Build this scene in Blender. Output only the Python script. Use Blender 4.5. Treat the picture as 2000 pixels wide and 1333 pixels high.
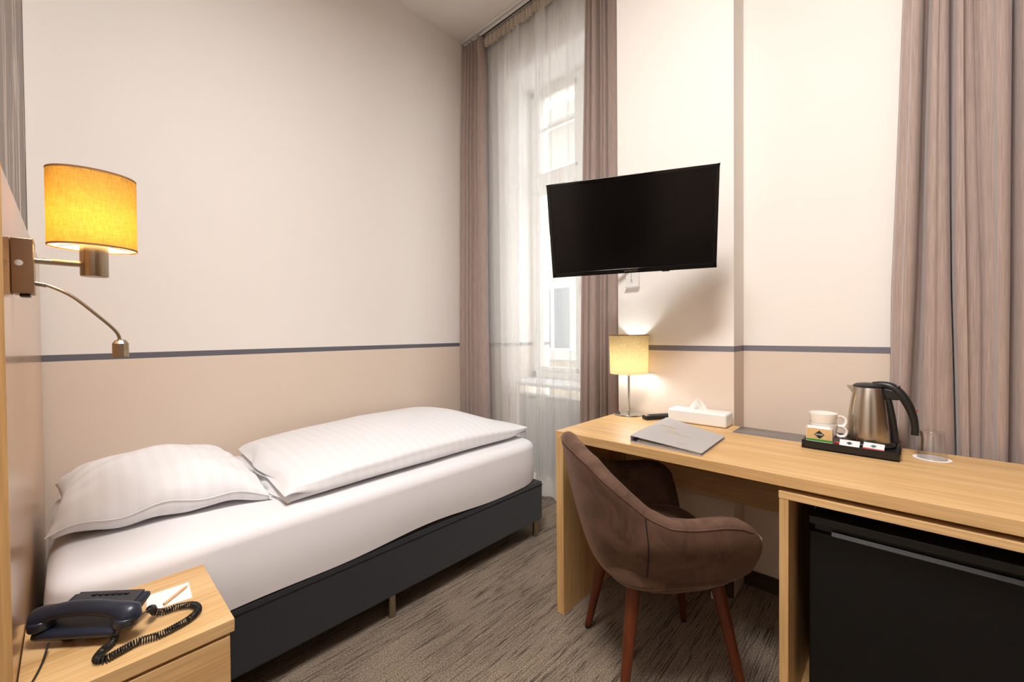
import bpy, bmesh, math, random
from mathutils import Vector, Matrix, noise
random.seed(7)
for o in list(bpy.data.objects): bpy.data.objects.remove(o)
scene = bpy.context.scene
COL = scene.collection
PI = math.pi

# ------------------------------------------------------------------ camera
def make_camera():
    yaw, pitch, roll = math.radians(43.2024), math.radians(0.7826), math.radians(-0.4749)
    fw = Vector((math.cos(yaw), math.sin(yaw), 0)); rt = Vector((math.sin(yaw), -math.cos(yaw), 0)); up = Vector((0, 0, 1))
    fw, up = fw*math.cos(pitch) - up*math.sin(pitch), up*math.cos(pitch) + fw*math.sin(pitch)
    rt, up = rt*math.cos(roll) + up*math.sin(roll), up*math.cos(roll) - rt*math.sin(roll)
    cam = bpy.data.cameras.new('camera'); co = bpy.data.objects.new('camera', cam); COL.objects.link(co)
    m = Matrix.Identity(4)
    for i, v in enumerate((rt, up, -fw)):
        for k in range(3): m[k][i] = v[k]
    m.translation = (-2.1474, -2.542, 1.1534)
    co.matrix_world = m
    cam.sensor_width = 36; cam.lens = 810.464*36/2000
    cam.shift_y = -4.95/2000
    cam.clip_start = 0.02; cam.clip_end = 100
    scene.camera = co
make_camera()

# ------------------------------------------------------------------ world, lights, exposure
world = bpy.data.worlds.new('sky'); scene.world = world; world.use_nodes = True
wb = world.node_tree.nodes['Background']
wb.inputs[0].default_value = (0.84, 0.92, 1.0, 1); wb.inputs[1].default_value = 5.5
vs = scene.view_settings
vs.view_transform = 'Standard'; vs.look = 'None'; vs.gamma = 1; vs.use_curve_mapping = False
vs.exposure = 0.12
def area_light(name, loc, rot, sx, sy, power, color, shape='RECTANGLE', spread=180):
    l = bpy.data.lights.new(name, 'AREA'); l.shape = shape; l.size = sx
    if shape in ('RECTANGLE', 'ELLIPSE'): l.size_y = sy
    l.energy = power; l.color = color; l.spread = math.radians(spread)
    o = bpy.data.objects.new(name, l); COL.objects.link(o); o.location = loc; o.rotation_euler = rot
    return o
CEIL_LAMPS = [(-2.10, -2.25)]
for (cx, cy), pw in zip(CEIL_LAMPS, (86,)):       # the discs of light under the two ceiling lamps behind the camera
    area_light('ceiling_lamp_light', (cx, cy, 3.285), (0, 0, 0), .84, .84, pw, (1.0, .98, .965), 'DISK')
po = area_light('window_portal', (.60, -.83, 1.95), (0, PI/2, 0), 2.3, 1.0, 1, (1, 1, 1)); po.data.cycles.is_portal = True   # guides the sky's light in through the window

# ------------------------------------------------------------------ colour + material helpers
def c(h):
    h = h.lstrip('#'); v = [int(h[i:i+2], 16)/255 for i in (0, 2, 4)]
    return tuple((x/12.92 if x <= .04045 else ((x+.055)/1.055)**2.4) for x in v) + (1,)
def mat(name):
    m = bpy.data.materials.new(name); m.use_nodes = True
    nt = m.node_tree; b = nt.nodes['Principled BSDF']; return m, nt, b
def N(nt, typ, **kw):
    n = nt.nodes.new(typ)
    for k, v in kw.items():
        if k in n.inputs: n.inputs[k].default_value = v
        else: setattr(n, k, v)
    return n
def simple(name, col, rough=.5, metal=0, spec=.5, noise_amt=.04, nscale=30, bump=0, bscale=200, sheen=0, coat=0):
    m, nt, b = mat(name); L = nt.links
    tc = N(nt, 'ShaderNodeTexCoord'); nz = N(nt, 'ShaderNodeTexNoise', Scale=nscale, Detail=3.0)
    L.new(tc.outputs['Object'], nz.inputs['Vector'])
    mx = N(nt, 'ShaderNodeMix', data_type='RGBA'); c0 = c(col)
    mx.inputs[6].default_value = tuple(x*(1-noise_amt) for x in c0[:3]) + (1,)
    mx.inputs[7].default_value = tuple(min(1, x*(1+noise_amt)) for x in c0[:3]) + (1,)
    L.new(nz.outputs[0], mx.inputs[0]); L.new(mx.outputs[2], b.inputs['Base Color'])
    b.inputs['Roughness'].default_value = rough; b.inputs['Metallic'].default_value = metal
    b.inputs['Specular IOR Level'].default_value = spec
    b.inputs['Sheen Weight'].default_value = sheen; b.inputs['Coat Weight'].default_value = coat
    if bump:
        n2 = N(nt, 'ShaderNodeTexNoise', Scale=bscale, Detail=2.0); L.new(tc.outputs['Object'], n2.inputs['Vector'])
        bp = N(nt, 'ShaderNodeBump', Strength=bump, Distance=.001); L.new(n2.outputs[0], bp.inputs['Height']); L.new(bp.outputs[0], b.inputs['Normal'])
    return m
def wood(name, c1, c2, c3, axis='Y', rough=.42, scale=1.0, spec=.4, coat=0):
    m, nt, b = mat(name); L = nt.links
    tc = N(nt, 'ShaderNodeTexCoord'); mp = N(nt, 'ShaderNodeMapping')
    s = [14, 14, 14]; s['XYZ'.index(axis)] = .9
    mp.inputs['Scale'].default_value = [x*scale for x in s]; mp.inputs['Location'].default_value = (3.1, 1.7, .4)
    L.new(tc.outputs['Object'], mp.inputs['Vector'])
    n1 = N(nt, 'ShaderNodeTexNoise', Scale=1.0, Detail=6.0, Roughness=.62, Distortion=.6); L.new(mp.outputs[0], n1.inputs['Vector'])
    mp2 = N(nt, 'ShaderNodeMapping'); s2 = [170, 170, 170]; s2['XYZ'.index(axis)] = 5
    mp2.inputs['Scale'].default_value = [x*scale for x in s2]; L.new(tc.outputs['Object'], mp2.inputs['Vector'])
    n2 = N(nt, 'ShaderNodeTexNoise', Scale=1.0, Detail=3.0); L.new(mp2.outputs[0], n2.inputs['Vector'])
    r1 = N(nt, 'ShaderNodeValToRGB'); e = r1.color_ramp.elements
    e[0].position = .28; e[0].color = c(c2); e[1].position = .72; e[1].color = c(c3)
    k = e.new(.5); k.color = c(c1)
    L.new(n1.outputs[0], r1.inputs[0])
    r2 = N(nt, 'ShaderNodeMapRange'); r2.inputs[1].default_value = .3; r2.inputs[2].default_value = .7; r2.inputs[3].default_value = .84; r2.inputs[4].default_value = 1.08
    L.new(n2.outputs[0], r2.inputs[0])
    mx = N(nt, 'ShaderNodeMix', data_type='RGBA', blend_type='MULTIPLY'); mx.inputs[0].default_value = 1
    L.new(r1.outputs[0], mx.inputs[6]); L.new(r2.outputs[0], mx.inputs[7]); L.new(mx.outputs[2], b.inputs['Base Color'])
    b.inputs['Roughness'].default_value = rough; b.inputs['Specular IOR Level'].default_value = spec; b.inputs['Coat Weight'].default_value = coat
    if coat: b.inputs['Coat Roughness'].default_value = .12
    bp = N(nt, 'ShaderNodeBump', Strength=.12, Distance=.0006); L.new(n2.outputs[0], bp.inputs['Height']); L.new(bp.outputs[0], b.inputs['Normal'])
    return m
def paint(name, upper, lower, stripe, z_top=1.0765, th=.0275, rough=.62):
    """two-tone wall paint with a narrow woven border strip between the tones"""
    m, nt, b = mat(name); L = nt.links
    g = N(nt, 'ShaderNodeNewGeometry'); sp = N(nt, 'ShaderNodeSeparateXYZ'); L.new(g.outputs['Position'], sp.inputs[0])
    def gt(v):
        n = N(nt, 'ShaderNodeMath', operation='GREATER_THAN'); L.new(sp.outputs[2], n.inputs[0]); n.inputs[1].default_value = v; return n
    a = gt(z_top); d = gt(z_top-th)
    mp = N(nt, 'ShaderNodeMapping'); mp.inputs['Scale'].default_value = (40, 40, 900); L.new(g.outputs['Position'], mp.inputs['Vector'])
    nz = N(nt, 'ShaderNodeTexNoise', Scale=1.0, Detail=2.0); L.new(mp.outputs[0], nz.inputs['Vector'])
    st = N(nt, 'ShaderNodeMix', data_type='RGBA'); s = c(stripe)
    st.inputs[6].default_value = tuple(x*.72 for x in s[:3])+(1,); st.inputs[7].default_value = tuple(x*1.3 for x in s[:3])+(1,); L.new(nz.outputs[0], st.inputs[0])
    m1 = N(nt, 'ShaderNodeMix', data_type='RGBA'); m1.inputs[6].default_value = c(lower); L.new(st.outputs[2], m1.inputs[7]); L.new(d.outputs[0], m1.inputs[0])
    m2 = N(nt, 'ShaderNodeMix', data_type='RGBA'); m2.inputs[7].default_value = c(upper); L.new(m1.outputs[2], m2.inputs[6]); L.new(a.outputs[0], m2.inputs[0])
    L.new(m2.outputs[2], b.inputs['Base Color']); b.inputs['Roughness'].default_value = rough; b.inputs['Specular IOR Level'].default_value = .25
    n2 = N(nt, 'ShaderNodeTexNoise', Scale=160.0, Detail=3.0); L.new(g.outputs['Position'], n2.inputs['Vector'])
    bp = N(nt, 'ShaderNodeBump', Strength=.05, Distance=.001); L.new(n2.outputs[0], bp.inputs['Height']); L.new(bp.outputs[0], b.inputs['Normal'])
    return m
def weave(name, col, su=(900, 900, 60), amt=.22, rough=.85, sheen=.3, spec=.15, lo=60):
    """fabric with fine threads; su stretches the threads along one axis"""
    m, nt, b = mat(name); L = nt.links
    tc = N(nt, 'ShaderNodeTexCoord'); mp = N(nt, 'ShaderNodeMapping'); mp.inputs['Scale'].default_value = su; L.new(tc.outputs['Object'], mp.inputs['Vector'])
    nz = N(nt, 'ShaderNodeTexNoise', Scale=1.0, Detail=3.0, Roughness=.6); L.new(mp.outputs[0], nz.inputs['Vector'])
    r = N(nt, 'ShaderNodeMapRange'); r.inputs[1].default_value = .3; r.inputs[2].default_value = .7; L.new(nz.outputs[0], r.inputs[0])
    mx = N(nt, 'ShaderNodeMix', data_type='RGBA'); s = c(col)
    mx.inputs[6].default_value = tuple(x*(1-amt) for x in s[:3])+(1,); mx.inputs[7].default_value = tuple(min(1, x*(1+amt)) for x in s[:3])+(1,)
    L.new(r.outputs[0], mx.inputs[0]); L.new(mx.outputs[2], b.inputs['Base Color'])
    b.inputs['Roughness'].default_value = rough; b.inputs['Sheen Weight'].default_value = sheen; b.inputs['Specular IOR Level'].default_value = spec
    bp = N(nt, 'ShaderNodeBump', Strength=.25, Distance=.0006); L.new(nz.outputs[0], bp.inputs['Height']); L.new(bp.outputs[0], b.inputs['Normal'])
    return m

def carpet_mat():
    m, nt, b = mat('streaked_carpet'); L = nt.links
    g = N(nt, 'ShaderNodeNewGeometry')
    def nz(sx, sy, det=2, rough=.5, loc=(0, 0, 0)):
        mp = N(nt, 'ShaderNodeMapping'); mp.inputs['Scale'].default_value = (sx, sy, 1); mp.inputs['Location'].default_value = loc
        L.new(g.outputs['Position'], mp.inputs['Vector'])
        n = N(nt, 'ShaderNodeTexNoise', Scale=1.0, Detail=float(det), Roughness=rough); L.new(mp.outputs[0], n.inputs['Vector']); return n
    pile = nz(210, 210, 2, .8)
    streak = nz(2.6, 120, 2, .5)
    broad = nz(4, 30, 2, .5, (5, 2, 0))
    bayer = nz(2.2, 2.6, 1, .5, (1, 8, 0))
    r0 = N(nt, 'ShaderNodeValToRGB'); e = r0.color_ramp.elements
    e[0].position = .30; e[0].color = c('#3f342c'); e[1].position = .68; e[1].color = c('#b09d88'); L.new(pile.outputs[0], r0.inputs[0])
    s1 = N(nt, 'ShaderNodeMath', operation='SUBTRACT'); L.new(streak.outputs[0], s1.inputs[0]); s1.inputs[1].default_value = .5
    s2 = N(nt, 'ShaderNodeMath', operation='ABSOLUTE'); L.new(s1.outputs[0], s2.inputs[0])
    r1 = N(nt, 'ShaderNodeMapRange'); r1.inputs[1].default_value = .012; r1.inputs[2].default_value = .034; r1.inputs[3].default_value = 1; r1.inputs[4].default_value = 0; L.new(s2.outputs[0], r1.inputs[0])
    r2 = N(nt, 'ShaderNodeMapRange'); r2.inputs[1].default_value = .34; r2.inputs[2].default_value = .52; L.new(broad.outputs[0], r2.inputs[0])
    ml = N(nt, 'ShaderNodeMath', operation='MULTIPLY'); L.new(r1.outputs[0], ml.inputs[0]); L.new(r2.outputs[0], ml.inputs[1])
    ml2 = N(nt, 'ShaderNodeMath', operation='MULTIPLY'); L.new(ml.outputs[0], ml2.inputs[0]); ml2.inputs[1].default_value = .9
    mx = N(nt, 'ShaderNodeMix', data_type='RGBA'); L.new(ml2.outputs[0], mx.inputs[0]); L.new(r0.outputs[0], mx.inputs[6]); mx.inputs[7].default_value = c('#40332a')
    r3 = N(nt, 'ShaderNodeMapRange'); r3.inputs[1].default_value = .35; r3.inputs[2].default_value = .65; r3.inputs[3].default_value = .85; r3.inputs[4].default_value = 1.1; L.new(bayer.outputs[0], r3.inputs[0])
    m3 = N(nt, 'ShaderNodeMix', data_type='RGBA', blend_type='MULTIPLY'); m3.inputs[0].default_value = 1; L.new(mx.outputs[2], m3.inputs[6]); L.new(r3.outputs[0], m3.inputs[7])
    L.new(m3.outputs[2], b.inputs['Base Color']); b.inputs['Roughness'].default_value = .95; b.inputs['Specular IOR Level'].default_value = .1; b.inputs['Sheen Weight'].default_value = .1
    sb = N(nt, 'ShaderNodeMath', operation='SUBTRACT'); L.new(pile.outputs[0], sb.inputs[0]); L.new(ml.outputs[0], sb.inputs[1])
    bp = N(nt, 'ShaderNodeBump', Strength=.6, Distance=.004); L.new(sb.outputs[0], bp.inputs['Height']); L.new(bp.outputs[0], b.inputs['Normal'])
    return m
def sheer_mat():
    m, nt, b = mat('sheer_voile'); L = nt.links; nt.nodes.remove(b); out = nt.nodes['Material Output']
    tr = N(nt, 'ShaderNodeBsdfTransparent'); df = N(nt, 'ShaderNodeBsdfDiffuse'); tl = N(nt, 'ShaderNodeBsdfTranslucent')
    df.inputs[0].default_value = (.95, .945, .93, 1); tl.inputs[0].default_value = (.97, .965, .96, 1)
    m1 = N(nt, 'ShaderNodeMixShader'); m1.inputs[0].default_value = .5; L.new(df.outputs[0], m1.inputs[1]); L.new(tl.outputs[0], m1.inputs[2])
    lw = N(nt, 'ShaderNodeLayerWeight', Blend=.35); tc = N(nt, 'ShaderNodeTexCoord'); mp = N(nt, 'ShaderNodeMapping'); mp.inputs['Scale'].default_value = (1, 11, .3)
    L.new(tc.outputs['Object'], mp.inputs['Vector']); nz = N(nt, 'ShaderNodeTexNoise', Scale=1.0, Detail=1.0); L.new(mp.outputs[0], nz.inputs['Vector'])
    r = N(nt, 'ShaderNodeMapRange'); r.inputs[1].default_value = .3; r.inputs[2].default_value = .7; r.inputs[3].default_value = .42; r.inputs[4].default_value = .62; L.new(nz.outputs[0], r.inputs[0])
    ad = N(nt, 'ShaderNodeMath', operation='MULTIPLY_ADD', use_clamp=True); L.new(lw.outputs['Facing'], ad.inputs[0]); ad.inputs[1].default_value = .40; L.new(r.outputs[0], ad.inputs[2])
    m2 = N(nt, 'ShaderNodeMixShader'); L.new(ad.outputs[0], m2.inputs[0]); L.new(tr.outputs[0], m2.inputs[1]); L.new(m1.outputs[0], m2.inputs[2]); L.new(m2.outputs[0], out.inputs[0])
    return m
def shade_mat(name, dcol, tcol, mixf=.6):
    """lamp-shade linen: woven, lets the bulb's light through"""
    m, nt, b = mat(name); L = nt.links; nt.nodes.remove(b); out = nt.nodes['Material Output']
    tc = N(nt, 'ShaderNodeTexCoord'); mp = N(nt, 'ShaderNodeMapping'); mp.inputs['Scale'].default_value = (60, 60, 900); L.new(tc.outputs['Object'], mp.inputs['Vector'])
    n1 = N(nt, 'ShaderNodeTexNoise', Scale=1.0, Detail=3.0); L.new(mp.outputs[0], n1.inputs['Vector'])
    mp2 = N(nt, 'ShaderNodeMapping'); mp2.inputs['Scale'].default_value = (600, 600, 60); L.new(tc.outputs['Object'], mp2.inputs['Vector'])
    n2 = N(nt, 'ShaderNodeTexNoise', Scale=1.0, Detail=2.0); L.new(mp2.outputs[0], n2.inputs['Vector'])
    av = N(nt, 'ShaderNodeMath', operation='ADD'); L.new(n1.outputs[0], av.inputs[0]); L.new(n2.outputs[0], av.inputs[1])
    r = N(nt, 'ShaderNodeMapRange'); r.inputs[1].default_value = .7; r.inputs[2].default_value = 1.3; r.inputs[3].default_value = .72; r.inputs[4].default_value = 1.12; L.new(av.outputs[0], r.inputs[0])
    def tint(col):
        x = N(nt, 'ShaderNodeMix', data_type='RGBA', blend_type='MULTIPLY'); x.inputs[0].default_value = 1; x.inputs[6].default_value = c(col); L.new(r.outputs[0], x.inputs[7]); return x
    df = N(nt, 'ShaderNodeBsdfDiffuse'); tl = N(nt, 'ShaderNodeBsdfTranslucent'); L.new(tint(dcol).outputs[2], df.inputs[0]); L.new(tint(tcol).outputs[2], tl.inputs[0])
    mx = N(nt, 'ShaderNodeMixShader'); mx.inputs[0].default_value = mixf; L.new(df.outputs[0], mx.inputs[1]); L.new(tl.outputs[0], mx.inputs[2]); L.new(mx.outputs[0], out.inputs[0])
    return m
def glass_thin(name, tint=(1, 1, 1, 1), refl=.06):
    m, nt, b = mat(name); L = nt.links; nt.nodes.remove(b); out = nt.nodes['Material Output']
    tr = N(nt, 'ShaderNodeBsdfTransparent'); tr.inputs[0].default_value = tint; gl = N(nt, 'ShaderNodeBsdfGlossy', Roughness=.02)
    lw = N(nt, 'ShaderNodeLayerWeight', Blend=.5); pw = N(nt, 'ShaderNodeMath', operation='POWER'); pw.inputs[1].default_value = 4.0; L.new(lw.outputs['Facing'], pw.inputs[0]); fr = N(nt, 'ShaderNodeMath', operation='MULTIPLY_ADD', use_clamp=True); L.new(pw.outputs[0], fr.inputs[0]); fr.inputs[1].default_value = .45; fr.inputs[2].default_value = refl*.6; mx = N(nt, 'ShaderNodeMixShader'); L.new(fr.outputs[0], mx.inputs[0]); L.new(tr.outputs[0], mx.inputs[1]); L.new(gl.outputs[0], mx.inputs[2]); L.new(mx.outputs[0], out.inputs[0])
    return m
def emit_mat(name, col, strength):
    m, nt, b = mat(name); b.inputs['Base Color'].default_value = (.9, .9, .9, 1)
    b.inputs['Emission Color'].default_value = col; b.inputs['Emission Strength'].default_value = strength; return m
def damask():
    """white cotton with satin stripes woven across the bed"""
    m, nt, b = mat('satin_striped_cotton'); L = nt.links
    g = N(nt, 'ShaderNodeUVMap'); sp = N(nt, 'ShaderNodeSeparateXYZ'); L.new(g.outputs[0], sp.inputs[0])
    ml = N(nt, 'ShaderNodeMath', operation='MULTIPLY'); L.new(sp.outputs[0], ml.inputs[0]); ml.inputs[1].default_value = 2*PI/.044
    sn = N(nt, 'ShaderNodeMath', operation='SINE'); L.new(ml.outputs[0], sn.inputs[0])
    r = N(nt, 'ShaderNodeMapRange'); r.inputs[1].default_value = -.25; r.inputs[2].default_value = .25; L.new(sn.outputs[0], r.inputs[0])
    mx = N(nt, 'ShaderNodeMix', data_type='RGBA'); mx.inputs[6].default_value = c('#e8e7e9'); mx.inputs[7].default_value = c('#ebeaec'); L.new(r.outputs[0], mx.inputs[0]); L.new(mx.outputs[2], b.inputs['Base Color'])
    r2 = N(nt, 'ShaderNodeMapRange'); r2.inputs[3].default_value = .8; r2.inputs[4].default_value = .6; L.new(r.outputs[0], r2.inputs[0]); L.new(r2.outputs[0], b.inputs['Roughness'])
    b.inputs['Specular IOR Level'].default_value = .3; b.inputs['Sheen Weight'].default_value = .2
    return m
def brushed(name, col, rough=.3, axis='Z', aniso=.5):
    m, nt, b = mat(name); L = nt.links
    tc = N(nt, 'ShaderNodeTexCoord'); mp = N(nt, 'ShaderNodeMapping'); s = [500, 500, 500]; s['XYZ'.index(axis)] = 6; mp.inputs['Scale'].default_value = s
    L.new(tc.outputs['Object'], mp.inputs['Vector']); nz = N(nt, 'ShaderNodeTexNoise', Scale=1.0, Detail=2.0); L.new(mp.outputs[0], nz.inputs['Vector'])
    r = N(nt, 'ShaderNodeMapRange'); r.inputs[3].default_value = rough*.7; r.inputs[4].default_value = rough*1.4; L.new(nz.outputs[0], r.inputs[0]); L.new(r.outputs[0], b.inputs['Roughness'])
    b.inputs['Base Color'].default_value = c(col); b.inputs['Metallic'].default_value = 1; b.inputs['Anisotropic'].default_value = aniso
    return m
def velvet():
    m, nt, b = mat('brown_velvet'); L = nt.links
    tc = N(nt, 'ShaderNodeTexCoord'); n1 = N(nt, 'ShaderNodeTexNoise', Scale=7.0, Detail=4.0, Roughness=.65, Distortion=1.2); L.new(tc.outputs['Object'], n1.inputs['Vector'])
    r = N(nt, 'ShaderNodeValToRGB'); e = r.color_ramp.elements; e[0].position = .36; e[0].color = c('#4c372c'); e[1].position = .62; e[1].color = c('#654c3e'); L.new(n1.outputs[0], r.inputs[0])
    L.new(r.outputs[0], b.inputs['Base Color']); b.inputs['Roughness'].default_value = .8; b.inputs['Specular IOR Level'].default_value = .2
    b.inputs['Sheen Weight'].default_value = .55; b.inputs['Sheen Roughness'].default_value = .35; b.inputs['Sheen Tint'].default_value = c('#c9a893')
    n2 = N(nt, 'ShaderNodeTexNoise', Scale=500.0, Detail=2.0); L.new(tc.outputs['Object'], n2.inputs['Vector'])
    bp = N(nt, 'ShaderNodeBump', Strength=.2, Distance=.0008); L.new(n2.outputs[0], bp.inputs['Height']); L.new(bp.outputs[0], b.inputs['Normal'])
    return m
def art_mat():
    """grey-brown photograph of falling water, streaked white"""
    m, nt, b = mat('wall_picture_print'); L = nt.links
    g = N(nt, 'ShaderNodeNewGeometry'); mp = N(nt, 'ShaderNodeMapping'); mp.inputs['Scale'].default_value = (1, 8, 1.3); L.new(g.outputs['Position'], mp.inputs['Vector'])
    nz = N(nt, 'ShaderNodeTexNoise', Scale=1.0, Detail=6.0, Roughness=.7, Distortion=.5); L.new(mp.outputs[0], nz.inputs['Vector'])
    r = N(nt, 'ShaderNodeValToRGB'); e = r.color_ramp.elements; e[0].position = .50; e[0].color = c('#8a7b72'); e[1].position = .62; e[1].color = c('#d9cfc4'); L.new(nz.outputs[0], r.inputs[0])
    L.new(r.outputs[0], b.inputs['Base Color']); b.inputs['Roughness'].default_value = .5
    return m

M = dict(
    wall=paint('two_tone_wall_paint', '#f1eae3', '#e3d1c0', '#68676f', 1.0778, .0272), wall_r=paint('two_tone_wall_paint_desk_side', '#f1eae3', '#e3d1c0', '#7b7880', 1.0878, .0248),
    ceiling=simple('ceiling_paint', '#f2ebe3', .8, noise_amt=.01, spec=.2),
    carpet=carpet_mat(),
    oak_y=wood('oak_grain_along_wall', '#d4ab75', '#c39660', '#e0bc88', 'Y'),
    oak_x=wood('oak_grain_along_bed', '#d4ab75', '#c39660', '#e0bc88', 'X'),
    oak_z=wood('oak_grain_upright', '#cda36b', '#bb8e59', '#d8b27e', 'Z'),
    head=wood('glossy_pale_oak', '#cfa272', '#bf9060', '#dcb488', 'Z', rough=.22, spec=.6, coat=.35),
    chairleg=wood('walnut_stained_beech', '#5c2a11', '#4a200c', '#6a3419', 'Z', rough=.4),
    dark_skirt=wood('dark_brown_skirting', '#3f3027', '#33261f', '#4a3a30', 'Y', rough=.5),
    steel=brushed('brushed_nickel', '#b3a794', .3), steel_dark=brushed('brushed_bronze_nickel', '#a08a74', .36),
    chrome=brushed('polished_chrome', '#cfcfca', .12), kettle=simple('kettle_stainless', '#bdb5aa', .26, metal=1, noise_amt=.01),
    white_sheet=simple('white_cotton_sheet', '#ebe8ea', .8, bump=.1, bscale=700, sheen=.2, noise_amt=.01),
    damask=damask(), charcoal=weave('charcoal_upholstery', '#242426', (500, 500, 500), .38),
    curtain=weave('mauve_taupe_curtain', '#a9958c', (330, 330, 9), .17, sheen=.35),
    sheer=sheer_mat(), tape=weave('curtain_header_tape', '#cdbfae', (300, 300, 60), .2),
    white_plastic=simple('white_plastic', '#ece9e4', .4, noise_amt=.01), white_gloss=simple('white_gloss_paint', '#e9e9e6', .35, noise_amt=.01),
    window_paint=simple('cream_window_paint', '#ece6da', .4, noise_amt=.01),
    black=simple('black_plastic', '#171718', .38), black_gloss=simple('black_gloss', '#070708', .08, spec=.5, noise_amt=0),
    fridge=simple('fridge_black_panel', '#0d0c0b', .45, spec=.3, noise_amt=.03, bump=.1, bscale=900), screen=simple('black_television_screen', '#090708', .16, spec=.35, noise_amt=0),
    navy=simple('dark_navy_plastic', '#1f2533', .33), navy_lid=simple('dark_grey_telephone_panel', '#37363b', .45), cord=simple('black_cord', '#1b1918', .4),
    velvet=velvet(), velvet_dark=simple('chair_underside_cloth', '#141110', .9),
    grey_board=weave('grey_folder_board', '#aaa4a2', (300, 300, 300), .05, rough=.6), paper=simple('white_paper', '#f3efe8', .7, noise_amt=.005), print_ink=simple('pale_gold_print', '#a89a7c', .5),
    pencil=simple('natural_wood_pencil', '#d9a878', .6), porcelain=simple('white_porcelain', '#f3eee6', .15, noise_amt=0, coat=.4),
    box_kraft=simple('kraft_tan_card', '#d9b57f', .6, nscale=90, noise_amt=.12), green=simple('green_print', '#3f9b2c', .5), red=simple('red_print', '#c5281f', .5), logo_black=simple('black_print', '#1d1c1c', .5), foil=simple('silver_white_sachet', '#dfe0e0', .35),
    grey_strip=brushed('grey_metal_strip', '#a2a2a6', .4, 'Y'), teal_ink=simple('teal_print', '#3d6e68', .5),
    wall_shade=shade_mat('mustard_linen_shade', '#d2b070', '#fbe49a', .6), desk_shade=shade_mat('pale_linen_shade', '#cfc0a0', '#f2ddb2', .42), shade_trim=simple('brown_shade_trim', '#8c6038', .7),
    shade_lining=shade_mat('cream_shade_lining', '#f3e8cc', '#f6e4b0', .5),
    tumbler=None, pane=glass_thin('window_glass'), stone=simple('facade_plaster', '#8f8678', .9, noise_amt=.05, nscale=3, bump=.3, bscale=20), stone2=simple('facade_stone', '#7c6d58', .9, noise_amt=.3, nscale=9), dark_glass=simple('facade_dark_glass', '#3c4144', .15), art=art_mat(), art_edge=simple('picture_edge', '#4a4441', .6),
    wardrobe=wood('brown_wardrobe', '#6b4a30', '#573a25', '#7c583b', 'Z', rough=.4), door_paint=simple('brown_door', '#5d412d', .45), lampglass=emit_mat('opal_ceiling_glass', (1, .95, .9, 1), 3),
    warm_bulb=emit_mat('warm_bulb', (1, .83, .58, 1), 60), cool_bulb=emit_mat('cool_bulb', (.76, .89, 1, 1), 75), red_light=simple('red_switch', '#9c2b20', .3), doily=simple('white_doily', '#efe6e4', .8))
M['tumbler'] = glass_thin('clear_glass', (.98, .985, .985, 1), .12)

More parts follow.
